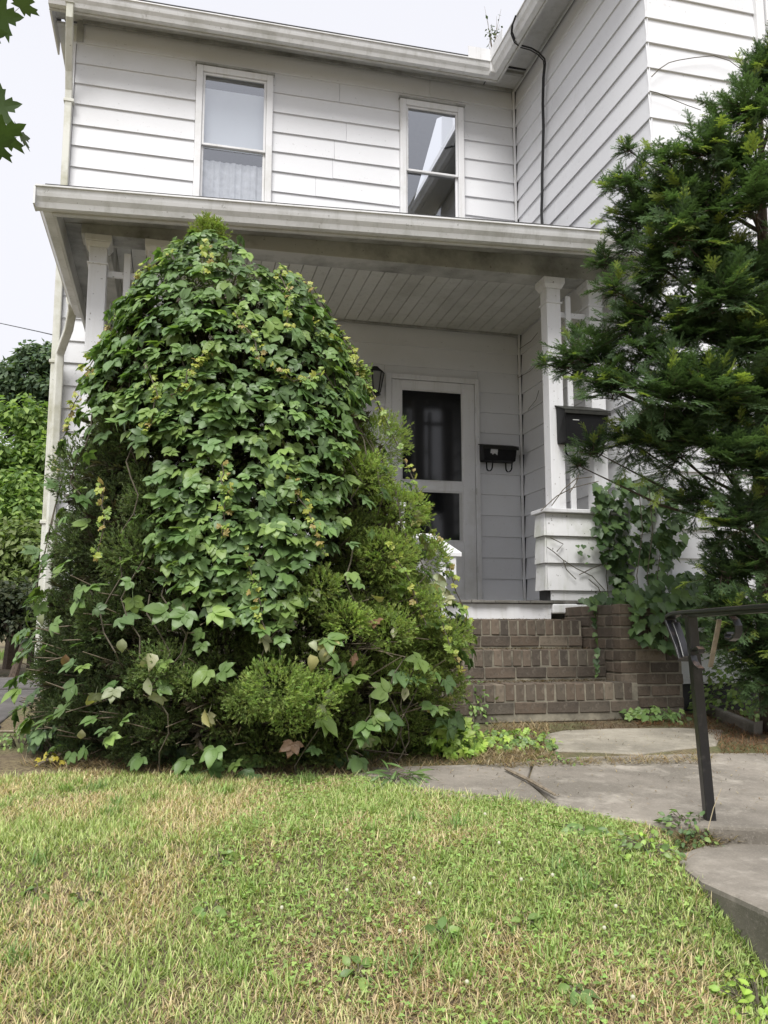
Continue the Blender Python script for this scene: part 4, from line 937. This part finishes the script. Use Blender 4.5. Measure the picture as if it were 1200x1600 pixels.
for (u, v, rp) in ycl:
    d = 4.95 - .28 * random.random() + (.35 if u < 960 else .12 if u < 1040 else -.1); cpos = at_d(u, v, d); r = rp / FPX * d
    tv = min(max(v + 110, 180), 1000); ti = np.interp(tv, [140, 300, 500, 750, 950, 1100], [5, 4, 3, 2, 1, 0]); i0 = int(min(ti, 4)); tp_ = trunk_pts[i0] + (trunk_pts[i0 + 1] - trunk_pts[i0]) * (ti - i0)
    limbs.tube([tp_, tp_ * .45 + cpos * .55 + [0, 0, -.05], cpos], [.014, .008, .003], 5)
    out = unit(cpos - tp_ + np.array([0, 0, .12]))
    nb = int((6 + 200 * r * r + 40 * r) * (1.9 if u < 1225 else .9)); PP, AX, NN, SS, TT_ = [], [], [], [], []
    for q in range(nb):
        dr_ = unit(out * .55 + rdir(1)[0] * .95 + np.array([0, 0, .25])); ln = r * random.uniform(.75, 1.35); st0 = cpos + rdir(1)[0] * r * random.uniform(0, .45)
        upv = unit(np.array([0, 0, 1.]) - FH * .3 + rng.normal(size=3) * .2); sdv = unit(np.cross(dr_, upv)); bend = np.array([0, 0, random.uniform(-.25, .12)])
        ns = max(4, int(ln / .021)); f = np.linspace(.1, 1, ns); cur = st0[None] + dr_[None] * (f * ln)[:, None] + bend[None] * (f ** 2 * ln)[:, None]
        limbs.tube([st0, cur[ns // 2], cur[-1]], [.003, .002, .001], 3)
        sg = np.where(np.arange(ns) % 2 == 0, 1, -1)[:, None]; a = unit(dr_[None] * (.55 + .6 * f[:, None]) + sdv[None] * sg * (1.1 - .9 * f[:, None]) + bend[None] * f[:, None] + rng.normal(size=(ns, 3)) * .14)
        PP.append(cur); AX.append(a); NN.append(np.repeat((upv)[None], ns, 0) + rng.normal(size=(ns, 3)) * .25); SS.append(rng.uniform(.055, .085, ns) * (1.15 - .3 * f) * min(1.2, .65 + r * 3))
        tb = np.array((.085, .14, .062)) * random.uniform(.65, 1.25); tt = np.repeat(tb[None], ns, 0) * (.75 + .4 * f[:, None])
        if random.random() < .2: tt[f > .75] = np.array((.27, .34, .085)) * random.uniform(.8, 1.2)
        TT_.append(tt * rng.uniform(.85, 1.15, (ns, 1)))
    PP, AX, NN, SS, TT_ = map(np.concatenate, (PP, AX, NN, SS, TT_))
    parts.append(scatter(YEW[random.randrange(4)], PP, frames(AX, NN), SS, TT_))
limbs.build('limbs', M['bark'], yew)
V, T, c = join(parts); print('yew tris', len(T))
o = link('crown', np_mesh('crown', V, T, c), yew, M['needle']); o['kind'] = 'stuff'

# ================================================================== VINE LEAVES ON THE KNEE WALL
iv = empty('grape_ivy', (3.1, 5.6, -.3), 'broad leaved green vine hanging over the shingled knee wall', 'vine')
IP = [(930,755),(1000,745),(1060,760),(1075,840),(1050,880),(1030,905),(1012,900),(995,872),(985,905),(985,930),(955,930),(945,875),(928,815)]
GP = [(905,935),(960,920),(1060,895),(1160,900),(1175,985),(1090,1015),(1010,1010),(968,978),(925,950)]
pos = []; 
while len(pos) < 420:
    u, v = random.uniform(920, 1080), random.uniform(740, 935)
    if in_poly(u, v, IP): pos.append(at_y(u, v, (YP - random.uniform(.03, .15)) if u < 985 else YW + .3 - random.uniform(.0, .2) if u < 1030 else YW - random.uniform(.03, .14)))
k1 = len(pos)
while len(pos) < 1150:
    u, v = random.uniform(900, 1180), random.uniform(890, 1020)
    if in_poly(u, v, GP): pos.append(at_y(u, v, random.uniform(4.8, 5.3) if u > 985 else random.uniform(5.2, 5.7)))
for a in range(14): pos.append(at_y(932 + random.uniform(-5, 5), 950 + a * 8, 4.97 + random.uniform(-.02, .0) + (.35 if a < 8 else .1)))
for (u, v) in ((915,880),(905,862),(920,868),(912,852),(925,855),(902,852)): pos.append(at_y(u, v, YP - .05))
pos = np.array(pos); n = len(pos)
nrm = unit(np.array([-.1, -1, .55])[None] + rng.normal(size=(n, 3)) * .4); tip = unit(np.array([0, -.2, -1.])[None] + rng.normal(size=(n, 3)) * .35); sc_ = rng.uniform(.045, .085, n); sc_[-20:] *= .55
IT = [(.09, .155, .05), (.07, .125, .045), (.13, .21, .065), (.065, .115, .045)]
idx = np.argsort(pos[:, 1] + rng.random(n) * .3)[:300]; rest = np.setdiff1d(np.arange(n), idx)
single_leaves('leaf', iv, 'grape', [GRAPE], pos[idx], nrm[idx], tip[idx], sc_[idx], IT, M['leaf'])
leaf_scatter('leaf_mass', iv, [GRAPE], pos[rest], nrm[rest], tip[rest], sc_[rest], np.array(IT)[rng.integers(0, 4, len(rest))], M['leaf'])
sm = MB()
def wall_vine(pl, y): sm.tube([at_y(u, v, y) for u, v in pl], .0035, 4)
wall_vine([(855,855),(865,862),(880,875),(900,888),(925,900),(945,922)], YP - .028); wall_vine([(880,875),(885,890),(900,905)], YP - .028)
wall_vine([(905,898),(925,888),(945,880)], YP - .028); wall_vine([(860,840),(880,850),(870,862)], YP - .028); wall_vine([(920,905),(935,918),(940,930)], YP - .028)
wall_vine([(845,798),(870,775),(895,762),(935,752)], YP - .05); wall_vine([(862,790),(880,765),(900,748),(925,745)], YP - .06); wall_vine([(890,770),(900,755),(905,740)], YP - .06)
for u in range(950, 1060, 16): wall_vine([(u, 760), (u + 6, 830), (u - 3, 900), (u + 4, 960)], YP - .04 if u < 985 else YW - .02)
wall_vine([(1018,120),(1030,108),(1045,98),(1060,94),(1085,90),(1115,87)], YW - .03); wall_vine([(1115,87),(1140,95),(1160,110),(1180,130)], YW - .035)
wall_vine([(1015,142),(1028,145),(1050,155),(1075,165),(1095,172)], YW - .03); wall_vine([(1130,162),(1150,158),(1170,152)], YW - .03)
for a, b in (((812,545),(840,520)),((810,590),(838,570)),((825,640),(842,610))): sm.tube([at_x(*a, XW - .03), at_x((a[0]+b[0])/2 + 4, (a[1]+b[1])/2, XW - .03), at_x(*b, XW - .03)], .003, 4)
sm.build('stems', M['vinestem'], iv)['kind'] = 'stuff'

# ================================================================== LAWN
LAWN = [(-500,1203),(120,1203),(250,1212),(400,1214),(560,1216),(650,1236),(760,1248),(850,1258),(930,1276),(1030,1296),(1062,1320),(1062,1356),(1090,1385),(1140,1405),(1200,1440),(1320,1510),(1500,1700),(-500,1700)]
def lawn_pts(n, x0=-1.7, x1=2.0, y0=1.05, y1=3.9):
    x = rng.uniform(x0, x1, n); y = rng.uniform(y0, y1, n); P = np.stack([x, y, G(x, y)], -1); u, v = project(P)
    m = in_poly(u, v, LAWN) & (P @ Fv > .6); return P[m], u[m], v[m]
def fnoise(x, y, s, seed):
    r = np.random.default_rng(seed); z = 0
    for i in range(7):
        a = r.uniform(0, 2 * pi); f = s * r.uniform(.6, 1.9); z = z + np.sin(f * (x * cos(a) + y * sin(a)) + r.uniform(0, 6.3))
    return z / 3.0
def blade(bend=.35):
    V = np.array([(-.5, 0, 0), (.5, 0, 0), (-.38, bend * .35, .55), (.38, bend * .35, .55), (0, bend, 1.0)]); return V, np.array([(0, 1, 3), (0, 3, 2), (2, 3, 4)]), np.array([(.7,)*3, (.7,)*3, (1,)*3, (1,)*3, (1.15,)*3])
def grass_mesh(P, hgt, wid, lean, tint):
    n = len(P); V0, T0, cm = blade(); az = rng.uniform(0, 2 * pi, n)
    side = np.stack([np.cos(az), np.sin(az), np.zeros(n)], -1); fw_ = np.stack([-np.sin(az), np.cos(az), np.zeros(n)], -1)
    up = unit(np.stack([np.zeros(n), np.zeros(n), np.ones(n)], -1) + fw_ * lean[:, None])
    W_ = P[:, None] + side[:, None] * (V0[None, :, 0:1] * wid[:, None, None]) + fw_[:, None] * (V0[None, :, 1:2] * hgt[:, None, None]) + up[:, None] * (V0[None, :, 2:3] * hgt[:, None, None])
    TT = (T0[None] + (np.arange(n) * 5)[:, None, None]).reshape(-1, 3); return W_.reshape(-1, 3), TT, np.clip(tint[:, None] * cm[None], 0, 1).reshape(-1, 3)
P, u, v = lawn_pts(300000); n = len(P)
dry = .8 * fnoise(P[:, 0], P[:, 1], 5.5, 3) + .7 * fnoise(P[:, 0], P[:, 1], 14, 5) - .3 * np.clip((u - 500) / 500, -.6, 1) + .3 * np.clip((v - 1400) / 200, -.6, 1) - .15
pd_ = 1 / (1 + np.exp(-3.4 * dry)); isdry = rng.random(n) < np.clip(pd_ * .75 + .1, 0, 1)
g = np.where(isdry[:, None], np.where(rng.random((n, 1)) < .3 + .35 * (dry[:, None] > .9), np.array([.56, .42, .26])[None], np.array([.7, .59, .36])[None]) * rng.uniform(.65, 1.15, (n, 1)), np.where(rng.random((n, 1)) < .5, np.array([.34, .44, .14])[None], np.array([.5, .56, .24])[None]) * rng.uniform(.65, 1.2, (n, 1)))
h = rng.uniform(.012, .032, n) * (1 + .25 * fnoise(P[:, 0], P[:, 1], 5, 9)); h = np.clip(h, .012, .07); tall = rng.random(n) < .02; h[tall] *= 1.7
near_edge = (u > 1020) & (v > 1380); h[near_edge] *= rng.uniform(.8, 1.5, int(near_edge.sum()))
lean = np.abs(rng.normal(size=n)) * np.where(isdry, 1.5, .9)
parts = [grass_mesh(P, h, rng.uniform(.0018, .0045, n), lean, g)]
Q, _, _ = lawn_pts(260)
for q in Q[:70]:
    m = random.randint(25, 70); a = rng.uniform(0, 2 * pi, m); rr = random.uniform(.02, .06) * np.sqrt(rng.random(m)); B_ = np.stack([q[0] + rr * np.cos(a), q[1] + rr * np.sin(a), np.zeros(m)], -1); B_[:, 2] = G(B_[:, 0], B_[:, 1])
    parts.append(grass_mesh(B_, rng.uniform(.025, .06, m), rng.uniform(.003, .0055, m), np.abs(rng.normal(size=m)) * .8, tintn(m, random.choice([(.24, .34, .1), (.3, .4, .13), (.2, .3, .1)]), .2)))
V, T, c = join(parts); print('grass tris', len(T)); lw = link('lawn_grass', np_mesh('lawn_grass', V, T, c), None, M['grass']); tag(lw, 'short patchy lawn of green and straw coloured grass', 'grass', kind='stuff')
# clover
V0 = []; 
cl = compose([leaflet(.5, .42, a, .1, .1, .2, 3, (0, 0, 1.0), 0) for a in (0, 2.1, 4.2)])
P, u, v = lawn_pts(40000); cm_ = fnoise(P[:, 0], P[:, 1], 2.6, 21) + .8 * np.clip((u - 350) / 500, -.7, 1) > .35; P = P[cm_][:14000]; n = len(P)
R_ = frames(unit(np.stack([rng.normal(size=n), rng.normal(size=n), rng.normal(size=n) * .25], -1)), np.array([0, 0, 1.])[None] + rng.normal(size=(n, 3)) * .3)
parts = [scatter(cl, P, R_, rng.uniform(.010, .019, n), tintn(n, (.26, .38, .11), .3))]
V, T, c = join(parts); o = link('clover', np_mesh('clover', V, T, c), None, M['grass']); tag(o, 'low green clover mixed through the lawn', 'clover', kind='stuff')
# white clover flowers
fm = MB(); fm_parts = []
fv = [(sin(a) * cos(b), sin(a) * sin(b), cos(a)) for a in (.01, .8, 1.5, 2.3) for b in np.linspace(0, 2 * pi, 7)[:-1]]
ff = [(i * 6 + j, i * 6 + (j + 1) % 6, (i + 1) * 6 + (j + 1) % 6) for i in range(3) for j in range(6)] + [(i * 6 + j, (i + 1) * 6 + (j + 1) % 6, (i + 1) * 6 + j) for i in range(3) for j in range(6)]
FL = (np.array(fv), np.array(ff), np.ones((len(fv), 3)))
stalk = (np.array([(-.12, 0, -5), (.12, 0, -5), (0, 0, 0)]), np.array([(0, 1, 2)]), np.full((3, 3), .5))
FT = compose([FL, stalk]); fme = np_mesh('clover_flower', *FT[:2], FT[2] * np.array([.62, .6, .5])); fme.materials.append(M['grass'])
for (u, v) in [(864,1388),(963,1438),(945,1473),(672,1402),(542,1412),(647,1393),(655,1417),(758,1289),(780,1336),(625,1478),(990,1585),(440,1440),(730,1560),(815,1395)]:
    p = at_g(u, v); o = bpy.data.objects.new('clover_flower', fme); C.objects.link(o); o.location = (p[0], p[1], p[2] + .036); o.scale = (.0055, .0055, .0055); o.rotation_euler = (random.uniform(-.3, .3), random.uniform(-.3, .3), random.random() * 6)
    tag(o, 'small white clover flower head standing in the lawn', 'flower', 'white clover flowers in the lawn')
# straw thatch on the bed edge, walk edges and the litter under the shrubs
def litter(name, poly, n, ex, label, cat, cols, lift=.0):
    us = [a for a, b in poly]; vs = [b for a, b in poly]; Ps = []
    corners = np.array([at_g(a, b) for a, b in poly]); lo, hi = corners.min(0), corners.max(0)
    m = 0
    while sum(map(len, Ps)) < n and m < 60:
        x = rng.uniform(lo[0] - .2, hi[0] + .2, n); y = rng.uniform(lo[1] - .2, hi[1] + .2, n); Q = np.stack([x, y, G(x, y) + lift], -1); u, v = project(Q); Ps.append(Q[in_poly(u, v, poly)]); m += 1
    P = np.concatenate(Ps)[:n]; n = len(P)
    tint = np.array(cols)[rng.integers(0, len(cols), n)] * rng.uniform(.6, 1.2, (n, 1))
    V, T, c = grass_mesh(P, rng.uniform(*ex, n), rng.uniform(.0022, .0045, n), np.abs(rng.normal(size=n)) * 2.2 + .8, tint)
    o = link(name, np_mesh(name, V, T, c), None, M['grass']); return tag(o, label, cat, kind='stuff')
STRAW = [(.42, .33, .19), (.34, .25, .14), (.24, .16, .09), (.4, .34, .22)]
litter('straw_litter', [(30,1195),(90,1178),(300,1170),(560,1170),(770,1168),(850,1182),(830,1200),(700,1200),(560,1216),(300,1216),(100,1210)], 6000, (.03, .07), 'dry straw litter along the edge of the planting bed', 'litter', STRAW)
litter('straw_litter', [(770,1130),(860,1130),(850,1170),(880,1186),(1000,1183),(1120,1178),(1110,1192),(900,1196),(800,1200),(740,1195)], 3500, (.02, .05), 'dry clippings lying in the joint between the walk slabs', 'litter', STRAW, .02)
litter('pine_litter', [(1000,1122),(1210,1112),(1330,1160),(1330,1184),(1130,1180),(1115,1150),(1090,1138),(990,1134)], 5000, (.02, .045), 'rusty brown needle litter beside the front walk', 'litter', [(.2, .095, .05), (.15, .08, .045), (.26, .15, .08)], .01)
litter('step_litter', [(780,1116),(880,1120),(1000,1122),(1060,1122),(1000,1138),(880,1144),(820,1150)], 1500, (.02, .04), 'brown leaf litter at the foot of the brick steps', 'litter', [(.16, .1, .06), (.1, .07, .045)], .004)
litter('straw_litter', [(1060,1300),(1120,1300),(1200,1302),(1200,1312),(1130,1318),(1110,1350),(1070,1345)], 900, (.02, .05), 'dry straw caught at the foot of the iron railing', 'litter', STRAW, .02)

litter('walk_debris', [(560,1204),(830,1192),(1120,1182),(1300,1182),(1330,1300),(1040,1290),(868,1260),(640,1240)], 420, (.006, .02), 'scattered bits of leaf and straw on the front walk', 'litter', STRAW + [(.1, .08, .06)], .018)
litter('walk_debris', [(845,1152),(960,1142),(1120,1144),(1110,1166),(1000,1178),(868,1172)], 120, (.006, .02), 'scattered bits of leaf on the flagstone below the steps', 'litter', STRAW + [(.1, .08, .06)], .014)

# needles and leaf crumbs lodged on the brick treads
def tread_litter(x0, x1, y0, y1, z, n, label):
    P = np.stack([rng.uniform(x0, x1, n), y1 - (y1 - y0) * rng.random(n) ** 1.8, np.full(n, z)], -1)
    V, T, c = grass_mesh(P, rng.uniform(.008, .03, n), rng.uniform(.003, .008, n), np.abs(rng.normal(size=n)) * 2 + 1.2, np.array([(.13, .085, .05), (.09, .065, .045), (.2, .15, .09)])[rng.integers(0, 3, n)] * rng.uniform(.6, 1.2, (n, 1)))
    tag(link('tread_litter', np_mesh('tread_litter', V, T, c), None, M['grass']), label, 'litter', kind='stuff')
tread_litter(1.5, 2.78, 5.0, 5.19, -.311, 900, 'brown crumbs and needles lodged at the back of the lowest tread')
tread_litter(1.5, 2.76, 5.25, 5.47, -.114, 700, 'brown crumbs and needles lodged on the middle brick tread')
tread_litter(1.5, 2.72, 5.5, 5.8, .082, 500, 'brown crumbs under the white riser board on the top tread')

# ================================================================== SMALL PLANTS
def weed(name, px, n, r, hgt, tmpl, sc_, cols, label, cat='weed', group=None, up=.5, pos=None):
    b = at_g(*px) if pos is None else np.array(pos, float); t = empty(name, tuple(b), label, cat, group)
    d = rng.normal(size=(n, 3)); d[:, 2] = 0; rr = r * rng.random(n) ** .6; d = unit(d) * rr[:, None]
    z = hgt * rng.random(n) * (1 - .55 * (rr / r)); P = b + d; P[:, 2] = G(P[:, 0], P[:, 1]) + .012 + z
    nrm = unit(np.array([0, 0, 1.])[None] * up + unit(d) * .35 - FH * .35 + rng.normal(size=(n, 3)) * .3); tip = unit(unit(d) + np.array([0, 0, -.3]) + rng.normal(size=(n, 3)) * .3)
    tn = np.array(cols)[rng.integers(0, len(cols), n)] * rng.uniform(.8, 1.2, (n, 1))
    k = min(n, 40)
    o = np.argsort(-z)[:k]; rest = np.setdiff1d(np.arange(n), o)
    single_leaves('leaf', t, name + str(cols[0]), tmpl, P[o], nrm[o], tip[o], rng.uniform(*sc_, k), cols, M['leaf'])
    if len(rest): leaf_scatter('leaf_mass', t, tmpl, P[rest], nrm[rest], tip[rest], rng.uniform(*sc_, len(rest)), tn[rest], M['leaf'])
    sm = MB()
    for i in range(min(n, 40)):
        q = P[i]; g0 = b + (q - b) * [.4, .4, 0]; g0[2] = float(G(g0[0], g0[1])); sm.tube([g0, (g0 + q) / 2 + [0, 0, .01], q], .0018, 3)
    sm.build('stems', M['vinestem'], t)['kind'] = 'stuff'; return t
BRIGHT = [(.3, .44, .08), (.25, .39, .08), (.36, .48, .1)]; MID = [(.16, .25, .07), (.12, .2, .06), (.2, .29, .08)]; DARK = [(.08, .14, .05), (.1, .165, .055), (.085, .15, .06)]
weed('seedling_weed', (655,1166), 240, .25, .27, CREEP, (.03, .055), MID, 'mid green leafy weed clump at the shrub foot by the walk')
weed('seedling_weed', (700,1178), 170, .17, .2, CREEP, (.032, .055), BRIGHT, 'bright lime green weed clump spilling onto the pale flagstone')
weed('seedling_weed', (590,1172), 70, .16, .14, [GRAPE], (.04, .06), MID, 'broad leaved weed between the two bushy spruce tufts and the walk')
weed('ivy_patch', (520,1190), 60, .16, .09, [GRAPE], (.04, .065), DARK, 'dark ivy leaves under the front of the spruce tufts')
weed('ivy_patch', (370,1195), 60, .17, .12, [GRAPE], (.04, .065), DARK + MID, 'ivy leaves between spruce tufts and the left lawn edge')
weed('ivy_patch', (250,1188), 45, .15, .12, CREEP, (.05, .07), DARK, 'dark five leaved creeper sprigs low at the bed edge')
weed('ivy_patch', (120,1170), 60, .2, .2, CREEP, (.05, .08), DARK, 'large dark creeper leaves near the side walk corner')
weed('ivy_patch', (30,1165), 120, .22, .07, [OVAL], (.02, .035), MID, 'small leaved ground cover at the edge of the dark side walk')
weed('yellow_weed', (78,1198), 14, .05, .07, CREEP, (.02, .03), [(.42, .36, .06), (.38, .34, .08)], 'tiny yellow leaved sprig at the bed corner')
weed('grass_clump', (622,1222), 60, .1, .04, [STRAP], (.08, .13), [(.13, .2, .06), (.1, .17, .05)], 'tuft of coarse flat grass at the edge of the pale flagstone')
weed('creeping_weed', (800,1166), 260, .24, .07, [OVAL, CREEP[0]], (.02, .036), BRIGHT + MID, 'low yellowish weed mat between shrub and round flagstone')
weed('creeping_weed', (870,1196), 60, .12, .03, [OVAL], (.015, .03), MID, 'thin weed line in the joint of the front walk')
weed('seedling_weed', (1020,1126), 60, .2, .1, [OVAL], (.035, .055), MID, 'young leafy weeds at the foot of the brick pier')
weed('creeping_weed', (1085,1312), 110, .1, .05, [OVAL], (.02, .034), MID + DARK, 'dark weeds growing round the iron railing post')
weed('creeping_weed', (1010,1330), 60, .1, .03, [OVAL], (.02, .034), BRIGHT + MID, 'clover like weed patch in the lawn beside the street step')
weed('creeping_weed', (1190,1585), 60, .1, .04, [OVAL], (.022, .034), BRIGHT, 'bright weed sprig in the grass below the street step')
weed('seed_weed', (742,1130), 110, .13, .3, [OVAL], (.025, .045), MID, 'tall thin seeding weed beside the lowest brick step')
sh1 = at_d(1185, 1130, 4.0)
weed('small_shrub', (1185,1122), 900, .4, .62, [OVAL], (.03, .052), MID + [(.16, .22, .07)], 'small rounded leafy shrub behind the iron railing', 'shrub')
weed('plantain_weed', (905,1300), 12, .06, .02, [OVAL], (.05, .07), MID, 'broad leaved plantain rosette in the lawn near the walk')
for i, (u, v) in enumerate([(340,1345),(60,1400),(330,1425),(130,1410),(690,1470),(820,1450),(560,1530),(900,1560)]):
    weed('plantain_weed', (u, v), 8, .035, .012, [OVAL], (.03, .05), MID, 'flat rosette weed lying in the patchy lawn', 'weed', 'rosette weeds in the lawn')
# edging stone and fallen sticks
o = MB().strap([at_g(1078,1102) + [0,0,.02], at_g(1120,1122) + [0,0,.02], at_g(1185,1150) + [0,0,.02]], .1, .09, (.8, .5, 0)).build('edging_stone', M['darkconcrete'], None, 0.015); tag(o, 'mossy edging stone lying along the bed by the walk', 'edging')
for pl, lb in (([(60,1205),(110,1182),(170,1176)], 'bare stick lying at the bed edge by the side walk'), ([(0,1152),(20,1152),(45,1154)], 'dark stick lying across the side walk edge'), ([(790,1212),(830,1232),(868,1255)], 'thin dry stick in the crack of the front walk')):
    o = MB().tube([at_g(*p) + [0, 0, .03] for p in pl], [.007, .008, .005], 5).build('fallen_stick', M['twig']); tag(o, lb, 'stick')
o = MB().tube([at_d(1127, 1232, 2.75), at_d(1115, 1262, 2.76), at_d(1106, 1297, 2.77)], [.001, .0016, .0022], 4).build('dry_stalk', plain('dry_straw', (.5, .42, .28), .8)); tag(o, 'pale dry stalk leaning against the railing post', 'stalk')

# ================================================================== MAPLE TWIGS AT THE LEFT
def maple(nm, origin, leaves, label):
    o0 = at_d(*origin); t = empty(nm, tuple(o0), label, 'branch'); tw = MB(); P = []; S = []; TP = []
    for (u, v, s, ang, d) in leaves:
        p = at_d(u, v, d); P.append(p); S.append(s); TP.append(Rv * cos(ang) - np.array([0, 0, 1.]) * sin(ang) - FH * .35); q = p - TP[-1] * .06
        tw.tube([o0, (o0 + q) / 2 + [0, 0, .02], q, p], [.004, .003, .0016, .001], 4)
    n = len(P); nr_ = unit(-FH * .45 + np.array([0, 0, -.75])[None] + rng.normal(size=(n, 3)) * .35)
    single_leaves('leaf', t, 'maple', [MAPLE], np.array(P), nr_, unit(np.array(TP)), np.array(S), [(.045, .08, .028), (.06, .1, .032), (.05, .075, .03)], M['leaf'])
    tw.build('twig', M['twig'], t)
maple('maple_twig', (-90, 20, 2.6), [(-6,24,.085,.35,2.6),(30,12,.065,-.5,2.65),(-40,50,.1,.6,2.55)], 'upper maple twig with broad green leaves against the sky')
maple('maple_twig', (-120, 190, 2.7), [(-8,168,.08,-.05,2.7),(-35,185,.09,.5,2.75),(-2,212,.09,.0,2.65),(30,210,.06,.25,2.7),(-16,228,.08,.4,2.6),(-32,78,.07,0.2,2.7)], 'lower maple twig with ragged insect eaten leaves against the sky')
# sapling rooted in the valley gutter
b = at_y(771, 92, 7.33); t = empty('gutter_sapling', tuple(b), 'small leafy sapling growing out of the roof gutter valley', 'sapling')
tw = MB(); P = []
for (u, v) in ((762,30),(766,40),(776,25),(781,38),(770,45),(783,14),(757,10)):
    e = at_y(u, v, 7.3); m_ = (b + e) / 2 + rng.normal(size=3) * .02; tw.tube([b, m_, e], [.004, .0025, .001], 4)
    if v > 20:
        for k in range(11): f = random.uniform(.3, 1); P.append(b + (e - b) * f + rng.normal(size=3) * .022)
tw.build('twigs', M['twig'], t); P = np.array(P); n = len(P)
leaf_scatter('leaves', t, [SIMPLE], P, rdir(n), rdir(n), rng.uniform(.025, .05, n), tintn(n, (.11, .15, .06), .2), M['leaf'])

# ================================================================== BACKGROUND TREES BESIDE THE HOUSE
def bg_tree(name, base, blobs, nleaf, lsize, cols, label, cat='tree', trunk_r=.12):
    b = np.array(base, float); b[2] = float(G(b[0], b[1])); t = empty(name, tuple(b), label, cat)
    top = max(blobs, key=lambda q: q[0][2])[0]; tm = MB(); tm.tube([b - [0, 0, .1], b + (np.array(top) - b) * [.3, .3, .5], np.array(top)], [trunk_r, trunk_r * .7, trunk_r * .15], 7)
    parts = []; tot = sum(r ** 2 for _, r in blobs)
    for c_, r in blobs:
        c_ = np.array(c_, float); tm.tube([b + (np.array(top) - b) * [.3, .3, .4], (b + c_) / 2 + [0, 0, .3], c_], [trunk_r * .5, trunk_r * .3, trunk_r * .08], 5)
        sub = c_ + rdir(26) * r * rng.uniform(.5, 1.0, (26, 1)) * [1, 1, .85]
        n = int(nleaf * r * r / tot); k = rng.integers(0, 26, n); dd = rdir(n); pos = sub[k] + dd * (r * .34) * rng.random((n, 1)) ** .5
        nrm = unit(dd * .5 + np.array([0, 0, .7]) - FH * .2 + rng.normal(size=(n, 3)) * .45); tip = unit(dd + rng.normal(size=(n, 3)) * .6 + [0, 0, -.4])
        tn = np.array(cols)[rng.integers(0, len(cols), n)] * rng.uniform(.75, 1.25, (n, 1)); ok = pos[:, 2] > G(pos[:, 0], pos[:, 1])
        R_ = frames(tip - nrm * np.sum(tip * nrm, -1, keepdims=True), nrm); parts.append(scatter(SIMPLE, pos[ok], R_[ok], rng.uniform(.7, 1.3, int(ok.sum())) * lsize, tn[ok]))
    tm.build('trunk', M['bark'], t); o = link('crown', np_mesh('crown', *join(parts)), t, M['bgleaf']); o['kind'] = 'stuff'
def bl(u, v, d, rp): return (at_d(u, v, d), rp / FPX * d)
bg_tree('lime_shrub', at_d(20, 1000, 11.5), [bl(0,700,11.5,85),bl(70,690,11.5,62),bl(-90,700,11.5,100),bl(40,790,11.2,80),bl(-60,810,11,90),bl(95,760,11.6,50)], 26000, .1, [(.2,.3,.08),(.27,.37,.11),(.14,.23,.07)], 'bright lime green bush behind the side walk', 'bush')
bg_tree('side_shrub', at_d(60, 1000, 10), [bl(60,860,10,60),bl(0,880,10,75),bl(-70,890,10,80)], 13000, .09, [(.14,.2,.06),(.18,.24,.075),(.2,.24,.1)], 'duller green shrub under the lime bush by the house corner', 'bush')
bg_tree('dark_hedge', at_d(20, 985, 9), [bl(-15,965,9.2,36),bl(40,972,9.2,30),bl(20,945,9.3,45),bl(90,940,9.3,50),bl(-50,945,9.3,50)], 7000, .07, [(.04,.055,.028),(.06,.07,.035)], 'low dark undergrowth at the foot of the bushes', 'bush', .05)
bg_tree('far_tree', at_d(50, 980, 26), [bl(55,590,26,48),bl(20,610,26,50),bl(85,620,26,50),bl(60,560,26,30),bl(-40,640,26,60),bl(50,660,26,60),bl(100,570,26,40)], 16000, .2, [(.1,.15,.08),(.13,.18,.1),(.08,.13,.075)], 'distant dark green tree rising above the bushes', 'tree', .25)
bg_tree('far_tree', at_d(-120, 980, 24), [bl(-160,640,24,80),bl(-100,680,24,70),bl(-220,690,24,80)], 9000, .2, [(.06,.095,.045),(.075,.115,.05)], 'distant tree left of the lime bush with a rounded crown', 'tree', .25)
# grass tuft beside the side walk
def tuft(px, n, r, label):
    b = at_g(*px); a = rng.uniform(0, 2 * pi, n); q = r * np.sqrt(rng.random(n)); P = np.stack([b[0] + q * np.cos(a), b[1] + q * np.sin(a) * 1.5, np.zeros(n)], -1); P[:, 2] = G(P[:, 0], P[:, 1])
    V, T, c = grass_mesh(P, rng.uniform(.06, .16, n), rng.uniform(.004, .008, n), np.abs(rng.normal(size=n)) * .6, tintn(n, (.15, .22, .06), .3)); o = link('grass_verge', np_mesh('grass_verge', V, T, c), None, M['grass']); tag(o, label, 'grass', kind='stuff')
tuft((10, 1003), 4000, 1.2, 'longer green grass verge beside the dark side walk')
